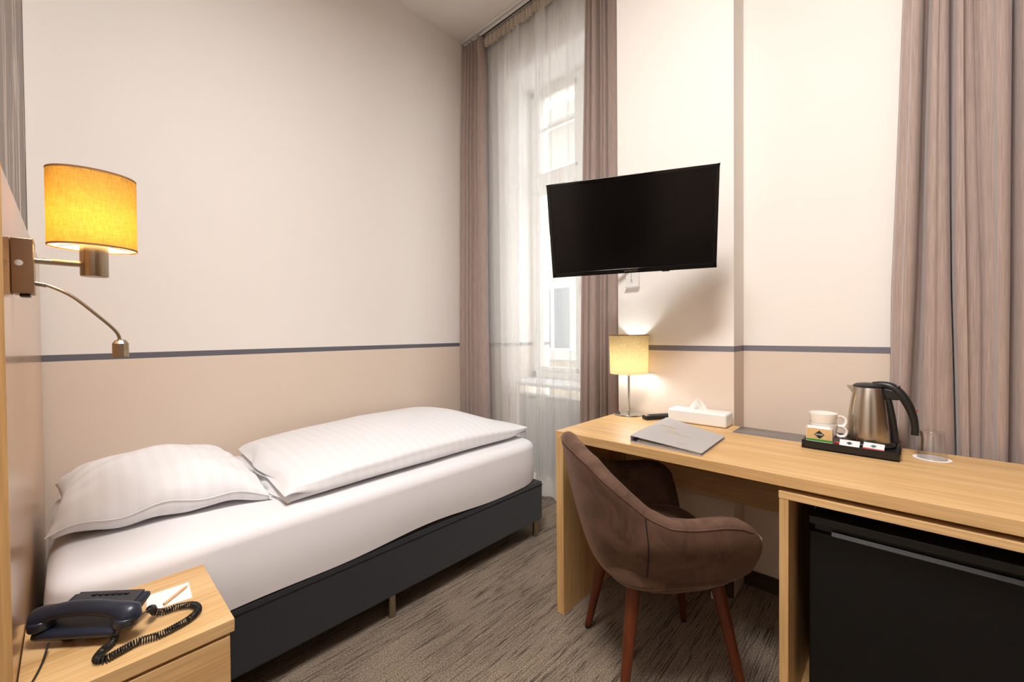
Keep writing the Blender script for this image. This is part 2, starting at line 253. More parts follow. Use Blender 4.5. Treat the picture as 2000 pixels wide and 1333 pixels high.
# ------------------------------------------------------------------ mesh helpers
class MB:
    def __init__(s): s.bm = bmesh.new(); s.uv = None
    def add(s, vs, fs):
        v = [s.bm.verts.new(p) for p in vs]
        for f in fs:
            try: s.bm.faces.new([v[i] for i in f])
            except ValueError: pass
        return v
    def box(s, x0, x1, y0, y1, z0, z1, mtx=None):
        p = [Vector((x, y, z)) for z in (z0, z1) for y in (y0, y1) for x in (x0, x1)]
        if mtx: p = [mtx @ q for q in p]
        s.add(p, [(0, 2, 3, 1), (4, 5, 7, 6), (0, 1, 5, 4), (2, 6, 7, 3), (0, 4, 6, 2), (1, 3, 7, 5)]); return s
    def cyl(s, p0, p1, r0, r1=None, seg=24):
        r1 = r0 if r1 is None else r1; p0, p1 = Vector(p0), Vector(p1); d = (p1-p0).normalized()
        a = d.orthogonal().normalized(); b = d.cross(a)
        vs = [p + (a*math.cos(2*PI*i/seg) + b*math.sin(2*PI*i/seg))*r for p, r in ((p0, r0), (p1, r1)) for i in range(seg)]
        fs = [(i, (i+1) % seg, seg+(i+1) % seg, seg+i) for i in range(seg)] + [tuple(range(seg))[::-1], tuple(range(seg, 2*seg))]
        s.add(vs, fs); return s
    def lathe(s, prof, cen=(0, 0, 0), seg=40, sx=1, sy=1, closed=False):
        cen = Vector(cen); n = len(prof)
        vs = [cen + Vector((r*math.cos(2*PI*i/seg)*sx, r*math.sin(2*PI*i/seg)*sy, z)) for r, z in prof for i in range(seg)]
        fs = [(k*seg+i, k*seg+(i+1) % seg, (k+1)*seg+(i+1) % seg, (k+1)*seg+i) for k in range(n-1) for i in range(seg)]
        if closed: fs += [((n-1)*seg+i, (n-1)*seg+(i+1) % seg, (i+1) % seg, i) for i in range(seg)]
        else:
            if prof[0][0] > 0: fs.append(tuple(range(seg))[::-1])
            if prof[-1][0] > 0: fs.append(tuple(range((n-1)*seg, n*seg)))
        s.add(vs, fs); return s
    def tube(s, pts, r, seg=10, flat=1.0):
        pts = [Vector(p) for p in pts]; n = len(pts); rr = r if isinstance(r, (list, tuple)) else [r]*n
        t0 = (pts[1]-pts[0]).normalized(); a = t0.orthogonal().normalized(); vs = []
        for i, p in enumerate(pts):
            t = (pts[min(i+1, n-1)]-pts[max(i-1, 0)]).normalized(); a = (a - t*a.dot(t)).normalized(); b = t.cross(a)
            vs += [p + (a*math.cos(2*PI*k/seg) + b*math.sin(2*PI*k/seg)*flat)*rr[i] for k in range(seg)]
        fs = [(k*seg+i, k*seg+(i+1) % seg, (k+1)*seg+(i+1) % seg, (k+1)*seg+i) for k in range(n-1) for i in range(seg)]
        fs += [tuple(range(seg))[::-1], tuple(range((n-1)*seg, n*seg))]
        s.add(vs, fs); return s
    def prism(s, poly, z0, z1, mtx=None):
        n = len(poly); vs = [Vector((x, y, z)) for z in (z0, z1) for x, y in poly]
        if mtx: vs = [mtx @ v for v in vs]
        s.add(vs, [tuple(range(n))[::-1], tuple(range(n, 2*n))] + [(i, (i+1) % n, n+(i+1) % n, n+i) for i in range(n)]); return s
    def grid(s, f, nu, nv, cu=False, cv=False, uvf=None):
        U = nu if cu else nu+1; V = nv if cv else nv+1
        v = [[s.bm.verts.new(f(i/nu, j/nv)) for j in range(V)] for i in range(U)]
        lay = s.bm.loops.layers.uv.verify() if uvf else None
        for i in range(nu):
            for j in range(nv):
                q = [(i, j), (i+1, j), (i+1, j+1), (i, j+1)]
                try: fc = s.bm.faces.new([v[a % U][b_ % V] for a, b_ in q])
                except ValueError: continue
                if lay:
                    for lp, (a, b_) in zip(fc.loops, q): lp[lay].uv = uvf(a/nu, b_/nv)
        return s
def part(name, mb, m, parent=None, bevel=0, smooth=True, solid=0, sub=0, label=None, kind=None, seg=2, angle=40):
    bm = mb.bm; bmesh.ops.remove_doubles(bm, verts=bm.verts, dist=1e-5)
    bmesh.ops.recalc_face_normals(bm, faces=bm.faces)
    me = bpy.data.meshes.new(name); bm.to_mesh(me); bm.free(); me.materials.append(m)
    o = bpy.data.objects.new(name, me); COL.objects.link(o)
    if parent: o.parent = parent
    if smooth:
        me.polygons.foreach_set('use_smooth', [True]*len(me.polygons)); me.set_sharp_from_angle(angle=math.radians(angle))
    if solid: md = o.modifiers.new('solid', 'SOLIDIFY'); md.thickness = solid; md.offset = 0
    if bevel: md = o.modifiers.new('bevel', 'BEVEL'); md.width = bevel; md.segments = seg; md.limit_method = 'ANGLE'; md.angle_limit = math.radians(50)
    if sub: md = o.modifiers.new('sub', 'SUBSURF'); md.levels = sub; md.render_levels = sub
    if label: o['label'] = label
    if kind: o['kind'] = kind
    return o
def thing(name, label, cat, loc=(0, 0, 0), rz=0, group=None):
    o = bpy.data.objects.new(name, None); COL.objects.link(o); o.empty_display_size = .1
    o.location = loc; o.rotation_euler = (0, 0, rz); return tag(o, label, cat, group)
def tag(o, label, cat, group=None):
    o['label'] = label; o['category'] = cat
    if group: o['group'] = group
    return o
def struct(name, mb, m, **kw): return part(name, mb, m, kind='structure', **kw)
def lerp(a, b, t): return a+(b-a)*t
def ss(t): t = max(0, min(1, t)); return t*t*(3-2*t)
def interp(keys, x):
    if x <= keys[0][0]: return keys[0][1]
    for (a, va), (b, vb) in zip(keys, keys[1:]):
        if x <= b: return lerp(va, vb, (x-a)/(b-a))
    return keys[-1][1]
def spline(P, n=8):
    P = [Vector(p) for p in P]; P = [2*P[0]-P[1]] + P + [2*P[-1]-P[-2]]; out = []
    for i in range(1, len(P)-2):
        for k in range(n):
            t = k/n; a, b, c_, d = P[i-1:i+3]
            out.append(.5*((2*b)+(c_-a)*t+(2*a-5*b+4*c_-d)*t*t+(3*b-a-3*c_+d)*t**3))
    out.append(P[-2]); return out
def text(body, size, m, parent, loc, rot, name='lettering', extrude=.0002, align='CENTER'):
    cu = bpy.data.curves.new(name, 'FONT'); cu.body = body; cu.size = size; cu.align_x = align; cu.align_y = 'CENTER'; cu.extrude = extrude
    t = bpy.data.objects.new(name+'_tmp', cu); COL.objects.link(t); bpy.context.view_layer.update()
    me = bpy.data.meshes.new_from_object(t.evaluated_get(bpy.context.evaluated_depsgraph_get())); bpy.data.objects.remove(t)
    me.materials.clear(); me.materials.append(m); o = bpy.data.objects.new(name, me); COL.objects.link(o)
    o.parent = parent; o.location = loc; o.rotation_euler = rot; return o

# ------------------------------------------------------------------ the room
H = 3.442; XC = -2.265; XB = .12; XP = -.20; XR = -.05; YP0 = -1.470; YP1 = -2.018; YB = -4.7; XF = -3.45
struct('floor', MB().box(XF, .62, YB, .12, -.12, 0), M['carpet'], smooth=False)
struct('ceiling', MB().box(XF-.1, XB+.14, YB-.1, .12, H, H+.12), M['ceiling'], smooth=False)
struct('wall_left', MB().box(XC-.12, .7, 0, .12, 0, H), M['wall'], smooth=False)
struct('wall_headboard', MB().box(XC-.12, XC, -1.40, 0, 0, H), M['wall'], smooth=False)
struct('wall_entry_return', MB().box(XF, XC-.12, -1.50, -1.40, 0, H), M['wall'], smooth=False)
struct('wall_entry', MB().box(XF-.1, XF, YB, -1.40, 0, H), M['wall'], smooth=False)
struct('wall_back', MB().box(XF-.1, .62, YB-.1, YB, 0, H), M['wall'], smooth=False)
# window wall with a niche from the floor up to the window head
NY0, NY1, NZ = -.372, -1.33, 3.06
w = MB(); w.box(XB, .62, NY0, 0, 0, H); w.box(XB, .62, YP0, NY1, 0, H); w.box(XB, .62, NY1, NY0, NZ, H)
struct('wall_window', w, M['wall'], smooth=False)
struct('wall_pier', MB().box(XP, .62, YP1, YP0, 0, H), M['wall_r'], smooth=False)
struct('wall_recess', MB().box(XR, .62, YB, YP1, 0, H), M['wall_r'], smooth=False)
struct('baseboard_pier', MB().box(XP-.012, XP, YP1, YP0, 0, .07), M['dark_skirt'], bevel=.002)
struct('baseboard_recess', MB().box(XR-.012, XR, YB, YP1-.003, 0, .07), M['dark_skirt'], bevel=.002)
struct('baseboard_left', MB().box(-2.22, XB, -.014, 0, 0, .07), M['dark_skirt'], bevel=.002)
struct('trim_1', MB().box(-.006, .012, -1.468, -.002, H-.012, H-.001), M['white_plastic'], bevel=.003)  # strip along the ceiling in front of the rail

# window: frame, transom, mullion, sashes and panes in the niche
def make_window():
    WX = .40; root = bpy.data.objects.new('window_1', None); COL.objects.link(root); root['kind'] = 'structure'
    f = MB(); z0, z1 = .80, NZ
    f.box(WX, WX+.07, NY0-.045, NY0, z0, z1); f.box(WX, WX+.07, NY1, NY1+.045, z0, z1); f.box(WX, WX+.07, NY1, NY0, z1-.05, z1); f.box(WX, WX+.07, NY1, NY0, z0, z0+.05)
    f.box(WX-.015, WX+.075, NY1, NY0, 2.265, 2.365)
    f.box(WX-.01, WX+.07, -.875, -.825, z0, z1)
    part('window_frame', f, M['window_paint'], root, bevel=.004)
    for a, b_ in ((NY0-.045, -.825), (-.875, NY1+.045)):
        for q0, q1, bars in ((z0+.05, 2.265, (1.58,)), (2.365, z1-.05, (2.74,))):
            s = MB(); w_ = .035
            s.box(WX+.005, WX+.05, a-w_, a, q0, q1); s.box(WX+.005, WX+.05, b_, b_+w_, q0, q1); s.box(WX+.005, WX+.05, b_, a, q0, q0+w_); s.box(WX+.005, WX+.05, b_, a, q1-w_, q1)
            for z in bars:
                if q0 > 2: s.box(WX+.015, WX+.045, b_, a, z-.012, z+.012)
            so = part('sash', s, M['window_paint'], root, bevel=.003)
            part('pane', MB().box(WX+.026, WX+.030, b_+w_-.004, a-w_+.004, q0+w_-.004, q1-w_+.004), M['pane'], so, smooth=False)
    part('handle', MB().box(WX-.035, WX-.02, -.857, -.843, 1.42, 1.54).cyl((WX-.03, -.85, 1.48), (WX, -.85, 1.48), .009), M['steel'], root, bevel=.003)
    part('window_sill', MB().box(XB-.03, WX+.02, NY1, NY0, .772, .797), M['white_gloss'], root, bevel=.005)
make_window()
# radiator standing in the niche under the sill
rad = thing('radiator', 'white panel radiator in the window niche behind the sheer curtain', 'radiator', (.21, -.85, 0))
r = MB(); r.box(-.03, .03, -.42, .42, .12, .685)
for k in range(20): r.cyl((-.031, -.40+k*.042, .16), (-.031, -.40+k*.042, .65), .006, seg=6)
part('panel', r, M['white_gloss'], rad, bevel=.004)
part('top_grille', MB().box(-.045, .05, -.43, .43, .685, .697), M['white_gloss'], rad, bevel=.003)
for s in (-1, 1): part('foot', MB().box(-.02, .02, s*.34-.02, s*.34+.02, 0, .125), M['white_gloss'], rad, bevel=.002)

# building across the courtyard
fa = thing('courtyard_building', 'pale plastered building with tall windows across the courtyard behind the sheer', 'building', (5.5, 1.2, -4.0))
fb = MB(); fb.box(0, .6, -7, 9, 0, 9.8); part('wall', fb, M['stone'], fa, smooth=False)
part('stone_base', MB().box(-.05, 0, -7, 9, 0, 4.55), M['stone2'], fa, smooth=False)
part('cornice', MB().box(-.25, 0, -7, 9, 4.55, 4.75).box(-.3, .6, -7, 9, 9.8, 10.1), M['stone'], fa, smooth=False)
for k in range(6):
    for zz in (5.3, 7.9):
        y = -3.6+k*1.9
        wf = MB().box(-.06, .0, y-.62, y+.62, zz-.9+.3, zz+1.0); wo = part('window', wf, M['white_gloss'], fa, smooth=False)
        part('pane', MB().box(-.075, -.061, y-.48, y-.05, zz-.5, zz+.86).box(-.075, -.061, y+.05, y+.48, zz-.5, zz+.86), M['dark_glass'], wo, smooth=False)
# ------------------------------------------------------------------ curtains and rail
rail = thing('curtain_rail', 'white double curtain rail under the ceiling above the window', 'curtain rail', (0, 0, H))
part('channel', MB().box(.018, .045, -1.465, -.01, -.030, -.001).box(.055, .082, -1.465, -.01, -.030, -.001), M['white_plastic'], rail, bevel=.002)
part('slot', MB().box(.027, .036, -1.46, -.015, -.0315, -.029).box(.064, .073, -1.46, -.015, -.0315, -.029), M['black'], rail, smooth=False)
rail2 = thing('curtain_rail', 'white curtain rail under the ceiling of the wall recess above the far right curtain', 'curtain rail', (0, 0, H))
part('channel', MB().box(-.125, -.095, -4.2, -2.40, -.030, -.001), M['white_plastic'], rail2, bevel=.002)

def curtain(name, label, edges, slots, x0, depth, z0, z1, xlean=None, gather=.03, width=.008, soft=None, m=None, nz=60, group=None, parent=None, seed=1, per=14):
    """edges: (ystart(z), yend(z)); slots: list of (y(z), width, depth) valleys between rounded folds"""
    rnd = random.Random(seed)
    def build():
        mb = MB(); rows = []
        for iz in range(nz+1):
            tz = iz/nz; z = lerp(z0, z1, tz); ys = [interp(edges[0], z)] + [interp(s[0], z) for s in slots] + [interp(edges[1], z)]
            row = []
            xc = interp(x0, z)
            for k in range(len(ys)-1):
                a, b_ = ys[k], ys[k+1]; wd0 = width if k == 0 else slots[k-1][1]; dp0 = depth if k == 0 else slots[k-1][2]
                wd1 = slots[k][1] if k < len(slots) else width; dp1 = slots[k][2] if k < len(slots) else depth
                sg = 1 if b_ > a else -1
                aa, bb = a+sg*wd0/2*(k > 0), b_-sg*wd1/2*(k < len(ys)-2)
                L_ = abs(bb-aa); ov = min(.010, L_*.12)
                for i in range(per+1):
                    t = i/per; u = 2*t-1; au = abs(u)
                    face = (1-au**5)**(1/2.2) if au < 1 else 0
                    yy = lerp(aa, bb, .5+.5*u) + sg*ov*math.sin(u*PI)*(0.9)*(-1 if False else 1)*(1-face)*0
                    d = dp0 if u < 0 else dp1
                    wob = .0035*math.sin(1.3*z+k*1.7+seed) + .0015*math.sin(3.3*z+k)
                    x = xc - (face)*d*.55 + (1-face)*d*.45 + wob*face
                    yy += wob*.8
                    row.append((x, yy, z))
                    if i == per and k < len(ys)-2:
                        row.append((xc+wd1*0+d*.45+.004, (bb+ys[k+1]+sg*wd1/2)/2+wob*.8, z))
            rows.append(row)
        n = len(rows[0]); v = [[mb.bm.verts.new(p) for p in r_] for r_ in rows]
        for i in range(nz):
            for j in range(n-1): mb.bm.faces.new((v[i][j], v[i][j+1], v[i+1][j+1], v[i+1][j]))
        return mb
    o = part(name, build(), m or M['curtain'], parent, solid=.0016, angle=75)
    if not parent: tag(o, label, 'curtain', group)
    return o
# left of the window: gathered beside the bed
curtain('curtain', 'taupe curtain hanging in the corner between the bed foot and the sheer', ([(0, -.004), (.6, -.006), (3.1, -.004), (3.40, -.012)], [(0, -.315), (.6, -.300), (2.2, -.268), (3.1, -.245), (3.40, -.215)]),
        [([(0, -.072), (2, -.07), (3.4, -.06)], .007, .045), ([(0, -.125), (2, -.115), (3.4, -.10)], .009, .06), ([(0, -.20), (2, -.19), (3.4, -.155)], .003, .018)],
        [(0, -.03), (1.2, -.026), (2.6, .0), (3.2, .028), (3.40, .032)], .06, .02, 3.405, seed=2)
curtain('curtain', 'taupe curtain hanging between the sheer and the television', ([(0, -1.10), (.7, -1.105), (2.2, -1.125), (3.40, -1.15)], [(0, -1.45), (3.40, -1.44)]),
        [([(0, -1.155), (2, -1.17), (3.4, -1.18)], .004, .035), ([(0, -1.238), (.8, -1.243), (1.6, -1.245), (2.4, -1.243), (3.4, -1.24)], .022, .075), ([(0, -1.285), (2, -1.288), (3.4, -1.28)], .006, .04), ([(0, -1.37), (3.4, -1.37)], .008, .05)],
        [(0, .0), (1.2, .01), (2.6, .028), (3.4, .032)], .06, .02, 3.405, seed=5)
# second curtain beyond the kettle
curtain('curtain', 'wide taupe curtain hanging behind the right end of the desk', ([(0, -2.51), (1.3, -2.51), (2.4, -2.543), (3.4, -2.56)], [(0, -3.30), (3.4, -3.25)]),
        [([(0, -2.555), (.8, -2.567), (1.3, -2.582), (2.3, -2.603), (3.4, -2.61)], .016, .09), ([(0, -2.688), (.73, -2.677), (1.3, -2.665), (2.3, -2.662), (3.4, -2.66)], .006, .07),
         ([(0, -2.72), (.7, -2.735), (1.3, -2.735), (2.3, -2.71), (3.4, -2.70)], .002, .014), ([(0, -2.792), (1.3, -2.796), (2.3, -2.792), (3.4, -2.79)], .006, .07),
         ([(0, -2.92), (3.4, -2.93)], .004, .05), ([(0, -3.08), (3.4, -3.06)], .01, .08), ([(0, -3.19), (3.4, -3.18)], .004, .06)],
        [(0, -.120), (.8, -.112), (3.4, -.10)], .05, .02, 3.405, seed=9, per=18)
# sheer
def sheer():
    root = thing('sheer_curtain', 'sheer white voile curtain across the tall window', 'curtain', (0, 0, 0))
    def f(u, v):
        z = lerp(.035, 3.385, v); y = lerp(-.21, -1.23, u); top = ss((v-.90)/.1)
        a = 2*PI*u
        x = .060 + .014*math.sin(a*7+.9*math.sin(a*2)+z*.25) + .006*math.sin(a*15+1.3+z*.4) + .0015*math.sin(a*31+z)
        x = lerp(x, .068+.004*math.sin(a*60), top)
        y += .012*math.sin(a*7+1.2+z*.25)*(1-top)
        return Vector((x, y, z))
    mb = MB().grid(f, 420, 30)
    part('cloth', mb, M['sheer'], root, angle=180)
    # second layer where the cloth doubles over, as vertical bands
    for y0, y1, ph in ((-.455, -.57, .3), (-.70, -.80, 1.9)):
        part('folded_layer', MB().grid(lambda u, v: Vector((.047+.010*math.sin(PI*u+ph)+.004*math.sin(u*19+ph), lerp(y0, y1, u)+.010*math.sin(lerp(0, 3.4, v)*.9+ph), lerp(.04, 3.33, v))), 18, 30), M['sheer'], root, angle=180)
    def g(u, v):
        z = lerp(3.318+.006*math.sin(u*41), 3.405, v); y = lerp(-.22, -1.23, u); a = 2*PI*u
        amp = .011*(1-.6*v); return Vector((.045+amp*math.sin(a*34+2.5*math.sin(a*5))+.004*math.sin(a*71), y, z+.003*math.sin(a*33)*(1-v)))
    part('header_tape', MB().grid(g, 700, 4), M['tape'], root, solid=.001, angle=75)
sheer()

# ------------------------------------------------------------------ picture and headboard
pic = thing('wall_picture', 'large grey and white picture hanging above the headboard', 'picture', (XC, -.9, 1.42))
part('print', MB().box(.0, .012, -.9+.12, .772, .06, 1.9), M['art'], pic, smooth=False)
part('edge', MB().box(.0, .0135, .772, .778, .06, 1.9), M['art_edge'], pic, smooth=False)
hb = thing('headboard', 'tall glossy pale oak headboard panel behind the pillow', 'headboard', (-2.246, -.7, 0))
part('panel', MB().box(-.018, .0185, -.684, .675, .0, 1.462), M['head'], hb, bevel=.0012)
part('edge_band', MB().box(-.0185, .0195, -.6865, -.684, .0, 1.462), M['oak_z'], hb, smooth=False)

# wall lamp on the headboard
def wall_lamp():
    t = thing('bedside_wall_lamp', 'brushed metal reading lamp with mustard drum shade on the headboard', 'lamp', (-2.227, -1.21, 1.30))
    part('mounting_box', MB().box(.0005, .031, -.036, .036, -.058, .054), M['steel_dark'], t, bevel=.0015)
    part('rocker_switch', MB().box(.010, .025, -.02, .02, -.064, -.058), M['black'], t, bevel=.002)
    part('lock_screw', MB().cyl((.011, -.0375, .003), (.011, -.036, .003), .006), M['chrome'], t)
    part('arm', MB().cyl((.031, 0, .014), (.104, 0, .014), .0065), M['steel'], t)
    part('lamp_holder', MB().lathe([(.001, -.012), (.0225, -.012), (.0235, -.010), (.0235, .062), (.001, .062)], (.120, 0, 0)), M['steel'], t)
    z0, z1 = .052, .214; cx = .120
    sh = part('lamp_shade', MB().lathe([(.073, z0), (.073, z1), (.0715, z1), (.0715, z0)], (cx, 0, 0), 64, 1, .85, True), M['wall_shade'], t)
    for zz in (z0, z1): part('shade_trim', MB().lathe([(.0733, zz-.002), (.0733, zz+.002), (.0728, zz+.002), (.0728, zz-.002)], (cx, 0, 0), 64, 1, .85, True), M['shade_trim'], sh)
    part('shade_lining', MB().lathe([(.0713, z0+.001), (.0713, z1-.001)], (cx, 0, 0), 64, 1, .85, True) if False else MB().grid(lambda u, v: Vector((cx+.0709*math.cos(2*PI*u), .0709*.85*math.sin(2*PI*u), lerp(z0+.001, z1-.001, v))), 64, 1, True), M['shade_lining'], sh)
    fr = MB()
    for k in range(3):
        a = 2*PI*k/3+.4; fr.cyl((cx, 0, z0+.012), (cx+.071*math.cos(a), .06*math.sin(a), z0+.004), .0011, seg=6)
    part('shade_spider', fr, M['steel'], t)
    part('bulb', MB().lathe([(.001, .062), (.012, .064), (.018, .09), (.022, .115), (.018, .135), (.008, .145), (.001, .147)], (cx, 0, 0), 24), M['warm_bulb'], t)
    P = spline([(.031, -.005, -.034), (.045, -.006, -.036), (.083, -.008, -.058), (.123, -.008, -.100), (.152, -.006, -.135), (.160, -.004, -.158)], 8)
    fa_ = part('flexible_arm', MB().tube(P, .0033, 10), M['steel'], t)
    part('collar', MB().cyl((.031, -.005, -.034), (.047, -.006, -.037), .0052), M['steel'], fa_)
    part('reading_head', MB().lathe([(.001, -.196), (.0135, -.196), (.0145, -.194), (.0145, -.164), (.010, -.157), (.005, -.154), (.001, -.154)], (.160, -.004, 0), 10), M['steel'], t, angle=25)
wall_lamp()

# ------------------------------------------------------------------ bed
def bed():
    t = thing('bed', 'single bed on a charcoal box base with white fitted sheet', 'bed', (-1.265, -.55, 0))
    x0, x1, y0, y1 = -.935, .938, -.51, .475
    part('box_base', MB().box(x0, x1, y0, y1, .098, .312), M['charcoal'], t, bevel=.009, seg=3)
    part('base_seam', MB().box(x0-.0005, x1+.0007, y0-.0012, y0+.002, .292, .295), M['cord'], t)
    for lx in (x0+.06, 0.0, x1-.028):
        for ly in (y0+.032, y1-.04):
            l = part('leg', MB().cyl((lx, ly, 0.0), (lx, ly, .1), .0155), M['steel'], t)
    # mattress under its sheet: a rounded slab, lower hem sagging slightly over the base
    def f(u, v):
        X0, X1, Y0, Y1 = x0-.002, x1-.004, y0+.002, y1-.004; cx, cy = (X0+X1)/2, (Y0+Y1)/2
        a = 2*PI*u; n = 14.0
        ca, sa = math.cos(a), math.sin(a); q = (abs(ca)**n+abs(sa)**n)**(-1/n)
        def outline(s): return cx+(X1-X0)/2*q*ca*s, cy+(Y1-Y0)/2*q*sa*s
        ztop, zb = .548, .318
        px, py = outline(1)
        zb += .010*math.sin(px*3.4+1) + .006*math.sin(px*9) + .02*ss((px-x1+.14)/.14)
        if v < .5:
            z = lerp(zb, ztop-.045, v/.5); b_ = .006*math.sin(v*2*PI)
            k = 1; x, y = px, py; d = Vector((px-cx, py-cy, 0)); 
            x += (1 if px > cx else -1)*b_*(abs(ca) > abs(sa)); y += (1 if py > cy else -1)*b_*(abs(sa) > abs(ca))
            return Vector((x, y, z))
        if v < .75:
            th = (v-.5)/.25*PI/2; r_ = .045
            hx, hy = (X1-X0)/2, (Y1-Y0)/2; ins = r_*(1-math.cos(th))
            return Vector((cx+(px-cx)*(hx-ins)/hx, cy+(py-cy)*(hy-ins)/hy, ztop-.045+r_*math.sin(th)))
        s = 1-(v-.75)/.25; hx, hy = (X1-X0)/2, (Y1-Y0)/2; ins = .045
        x, y = cx+(px-cx)*(hx-ins)/hx*s, cy+(py-cy)*(hy-ins)/hy*s
        return Vector((x, y, ztop+.006*(1-s*s)))
    part('mattress', MB().grid(f, 160, 40, cu=True), M['white_sheet'], t, angle=60)
bed()

def pillow():
    A = [Vector((-2.205, -.800, 0)), Vector((-1.655, -.880, 0)), Vector((-1.675, -.30, 0)), Vector((-2.195, -.26, 0))]
    org = Vector((-1.93, -.55, .552)); t = thing('pillow', 'plump white striped pillow at the head of the bed', 'pillow', org)
    def S(top):
        def f(u, v):
            a, b_ = 2*u-1, 2*v-1
            pin = lambda p: 1-.09*(1-abs(p)**2.0)
            aa = a*(1-.09*(1-b_*b_)*abs(a)**3) ; bb = b_*(1-.07*(1-a*a)*abs(b_)**3)
            U, V = (aa+1)/2, (bb+1)/2
            p = A[0].lerp(A[1], U).lerp(A[3].lerp(A[2], U), V)
            e = max(0, (1-abs(a)**2.3))*max(0, (1-abs(b_)**2.3)); h = e**.5; hb = e**.22
            zmid = .012 + .035*ss(1-max(0, 1-abs(a))*1.0)*0
            cor = (abs(a)*abs(b_))**4
            zmid = .058*(1-cor) + .030*cor*((.7 if a > 0 else 1.2) if b_ < 0 else 1.6)
            w1 = .006*math.sin(9*a+4*b_)*(1-e)*1.2 + .004*math.sin(17*b_-6*a)*(1-e)
            wr = .010*noise.noise(Vector((a*2.2, b_*2.2, 3.1 if top else 9)))*h
            if top: z = zmid + h*.115 + w1 + wr + .012*h*math.exp(-((a+.1)**2+(b_-.3)**2)*2)
            else: z = max(.0005, zmid - hb*.058 + w1)
            return Vector((p.x, p.y, z)) + Vector((org.x*0, 0, 0)) - Vector((org.x, org.y, 0))
        return f
    mb = MB(); uvf = lambda u, v: (u*.56, v*.56)
    mb.grid(S(True), 60, 60, uvf=uvf); mb.grid(S(False), 60, 60, uvf=uvf)
    part('pillowcase', mb, M['damask'], t, angle=80, sub=0)
    P = [S(True)(i/60, 0) for i in range(61)]; part('seam_piping', MB().tube([p+Vector((0, -.001, 0)) for p in P], .0018, 6), M['white_sheet'], t)
pillow()

def duvet():
    org = Vector((-.95, -.55, .553)); t = thing('duvet', 'folded white satin striped duvet lying on the bed', 'duvet', org)
    FL, FR, NL, NR = Vector((-1.585, -.175)), Vector((-.375, -.045)), Vector((-1.645, -.985)), Vector((-.372, -.965))
    def layer(zlo, th, ins, crown_h, seed):
        mb = MB()
        def f(u, v):     # v runs round the section (far edge at 0, top, near edge, underside); u along the bed
            a = 2*PI*v; ca, sa = math.cos(a), math.sin(a); n = 6.0; q = (abs(ca)**n+abs(sa)**n)**(-1/n)
            k = q*ca
            far, near = FL.lerp(FR, u), NL.lerp(NR, u); p = near.lerp(far, .5+.5*k*(1-ins))
            e = (max(0, 1-abs(2*u-1)**7))**.5; ee = .16+.84*e
            w1 = noise.noise(Vector((u*5, k*1.6, seed)))
            thick = th*(.86+.14*math.sin(PI*u))
            crown = crown_h*(1-min(1, abs(k))**2.4)*(.45+.55*ss(u/.5))*(1-ss((u-.80)/.2)*.75)
            zl = lerp(zlo, min(zlo, .006), ss((-k-.62)/.30)*ss((u-.01)/.10)) if crown_h else zlo; thick += zlo-zl
            z = zl + thick/2*ee*(1+q*sa) + (crown + .006*w1)*max(0, sa)**.35*(.25+.75*e)
            if sa > 0: z += .0025*math.sin(k*9+u*14+seed)*(1-e) 
            x = p.x + (.004*w1) + (-.018 if u < .5 else .0)*(1-e)*math.sin(k*5+seed)
            tip = ss((u-.9)/.1)*ss((-k-.35)/.6); x += .045*tip; z -= (z-zlo-.035)*tip*.5
            y = p.y + .008*noise.noise(Vector((u*4, sa, seed+3)))
            return Vector((x, y, z)) - Vector((org.x, org.y, 0))
        mb.grid(f, 90, 72, cv=True, uvf=lambda u, v: (u*1.25, v))
        for u_ in (0, 1):
            c0 = sum((f(u_, j/72) for j in range(72)), Vector())/72
            ring = [mb.bm.verts.new(f(u_, j/72)) for j in range(72)]; cv_ = mb.bm.verts.new(c0)
            for j in range(72): mb.bm.faces.new((ring[j], ring[(j+1) % 72], cv_))
        return mb
    part('lower_fold', layer(.003, .046, .045, .0, 4.0), M['damask'], t, angle=80, label='lower layer of the folded duvet')
    part('upper_fold', layer(.036, .056, .0, .056, 8.0), M['damask'], t, angle=80)
duvet()

# ------------------------------------------------------------------ nightstand and what stands on it
ns = thing('nightstand', 'oak nightstand with a drawer between headboard and bed', 'nightstand', (-2.062, -1.245, 0))
part('top', MB().box(-.164, .166, -.170, .166, .466, .4955), M['oak_x'], ns, bevel=.0012)
b_ = MB(); b_.box(-.164, .158, -.158, .158, .06, .463); part('body', b_, M['oak_z'], ns, bevel=.001)
part('drawer', MB().box(-.160, .157, -.168, -.159, .24, .458), M['oak_x'], ns, bevel=.001)
part('drawer', MB().box(-.160, .157, -.168, -.159, .07, .236), M['oak_x'], ns, bevel=.001)
for sx in (-.14, .13):
    for sy in (-.14, .14): part('foot', MB().cyl((sx, sy, 0), (sx, sy, .06), .015), M['steel'], ns)

notes = tag(part('note_card', MB().prism([(-.046, -.039), (.039, -.048), (.045, .040), (-.039, .045)], 0, .0012), M['paper']), 'small white note card on the nightstand beside the telephone', 'card')
notes.location = (-1.987, -1.201, .4957)
pen = thing('pencil', 'short wooden pencil lying on the white note card', 'pencil', (-1.976, -1.213, .5005), math.radians(44))
part('shaft', MB().cyl((-.036, 0, 0), (.030, 0, 0), .0033, seg=6), M['pencil'], pen, angle=20)
part('point', MB().cyl((.030, 0, 0), (.040, 0, 0), .0033, .0006, seg=6), M['pencil'], pen); part('lead', MB().cyl((.040, 0, 0), (.043, 0, 0), .0007, .0002, seg=6), M['black'], pen)

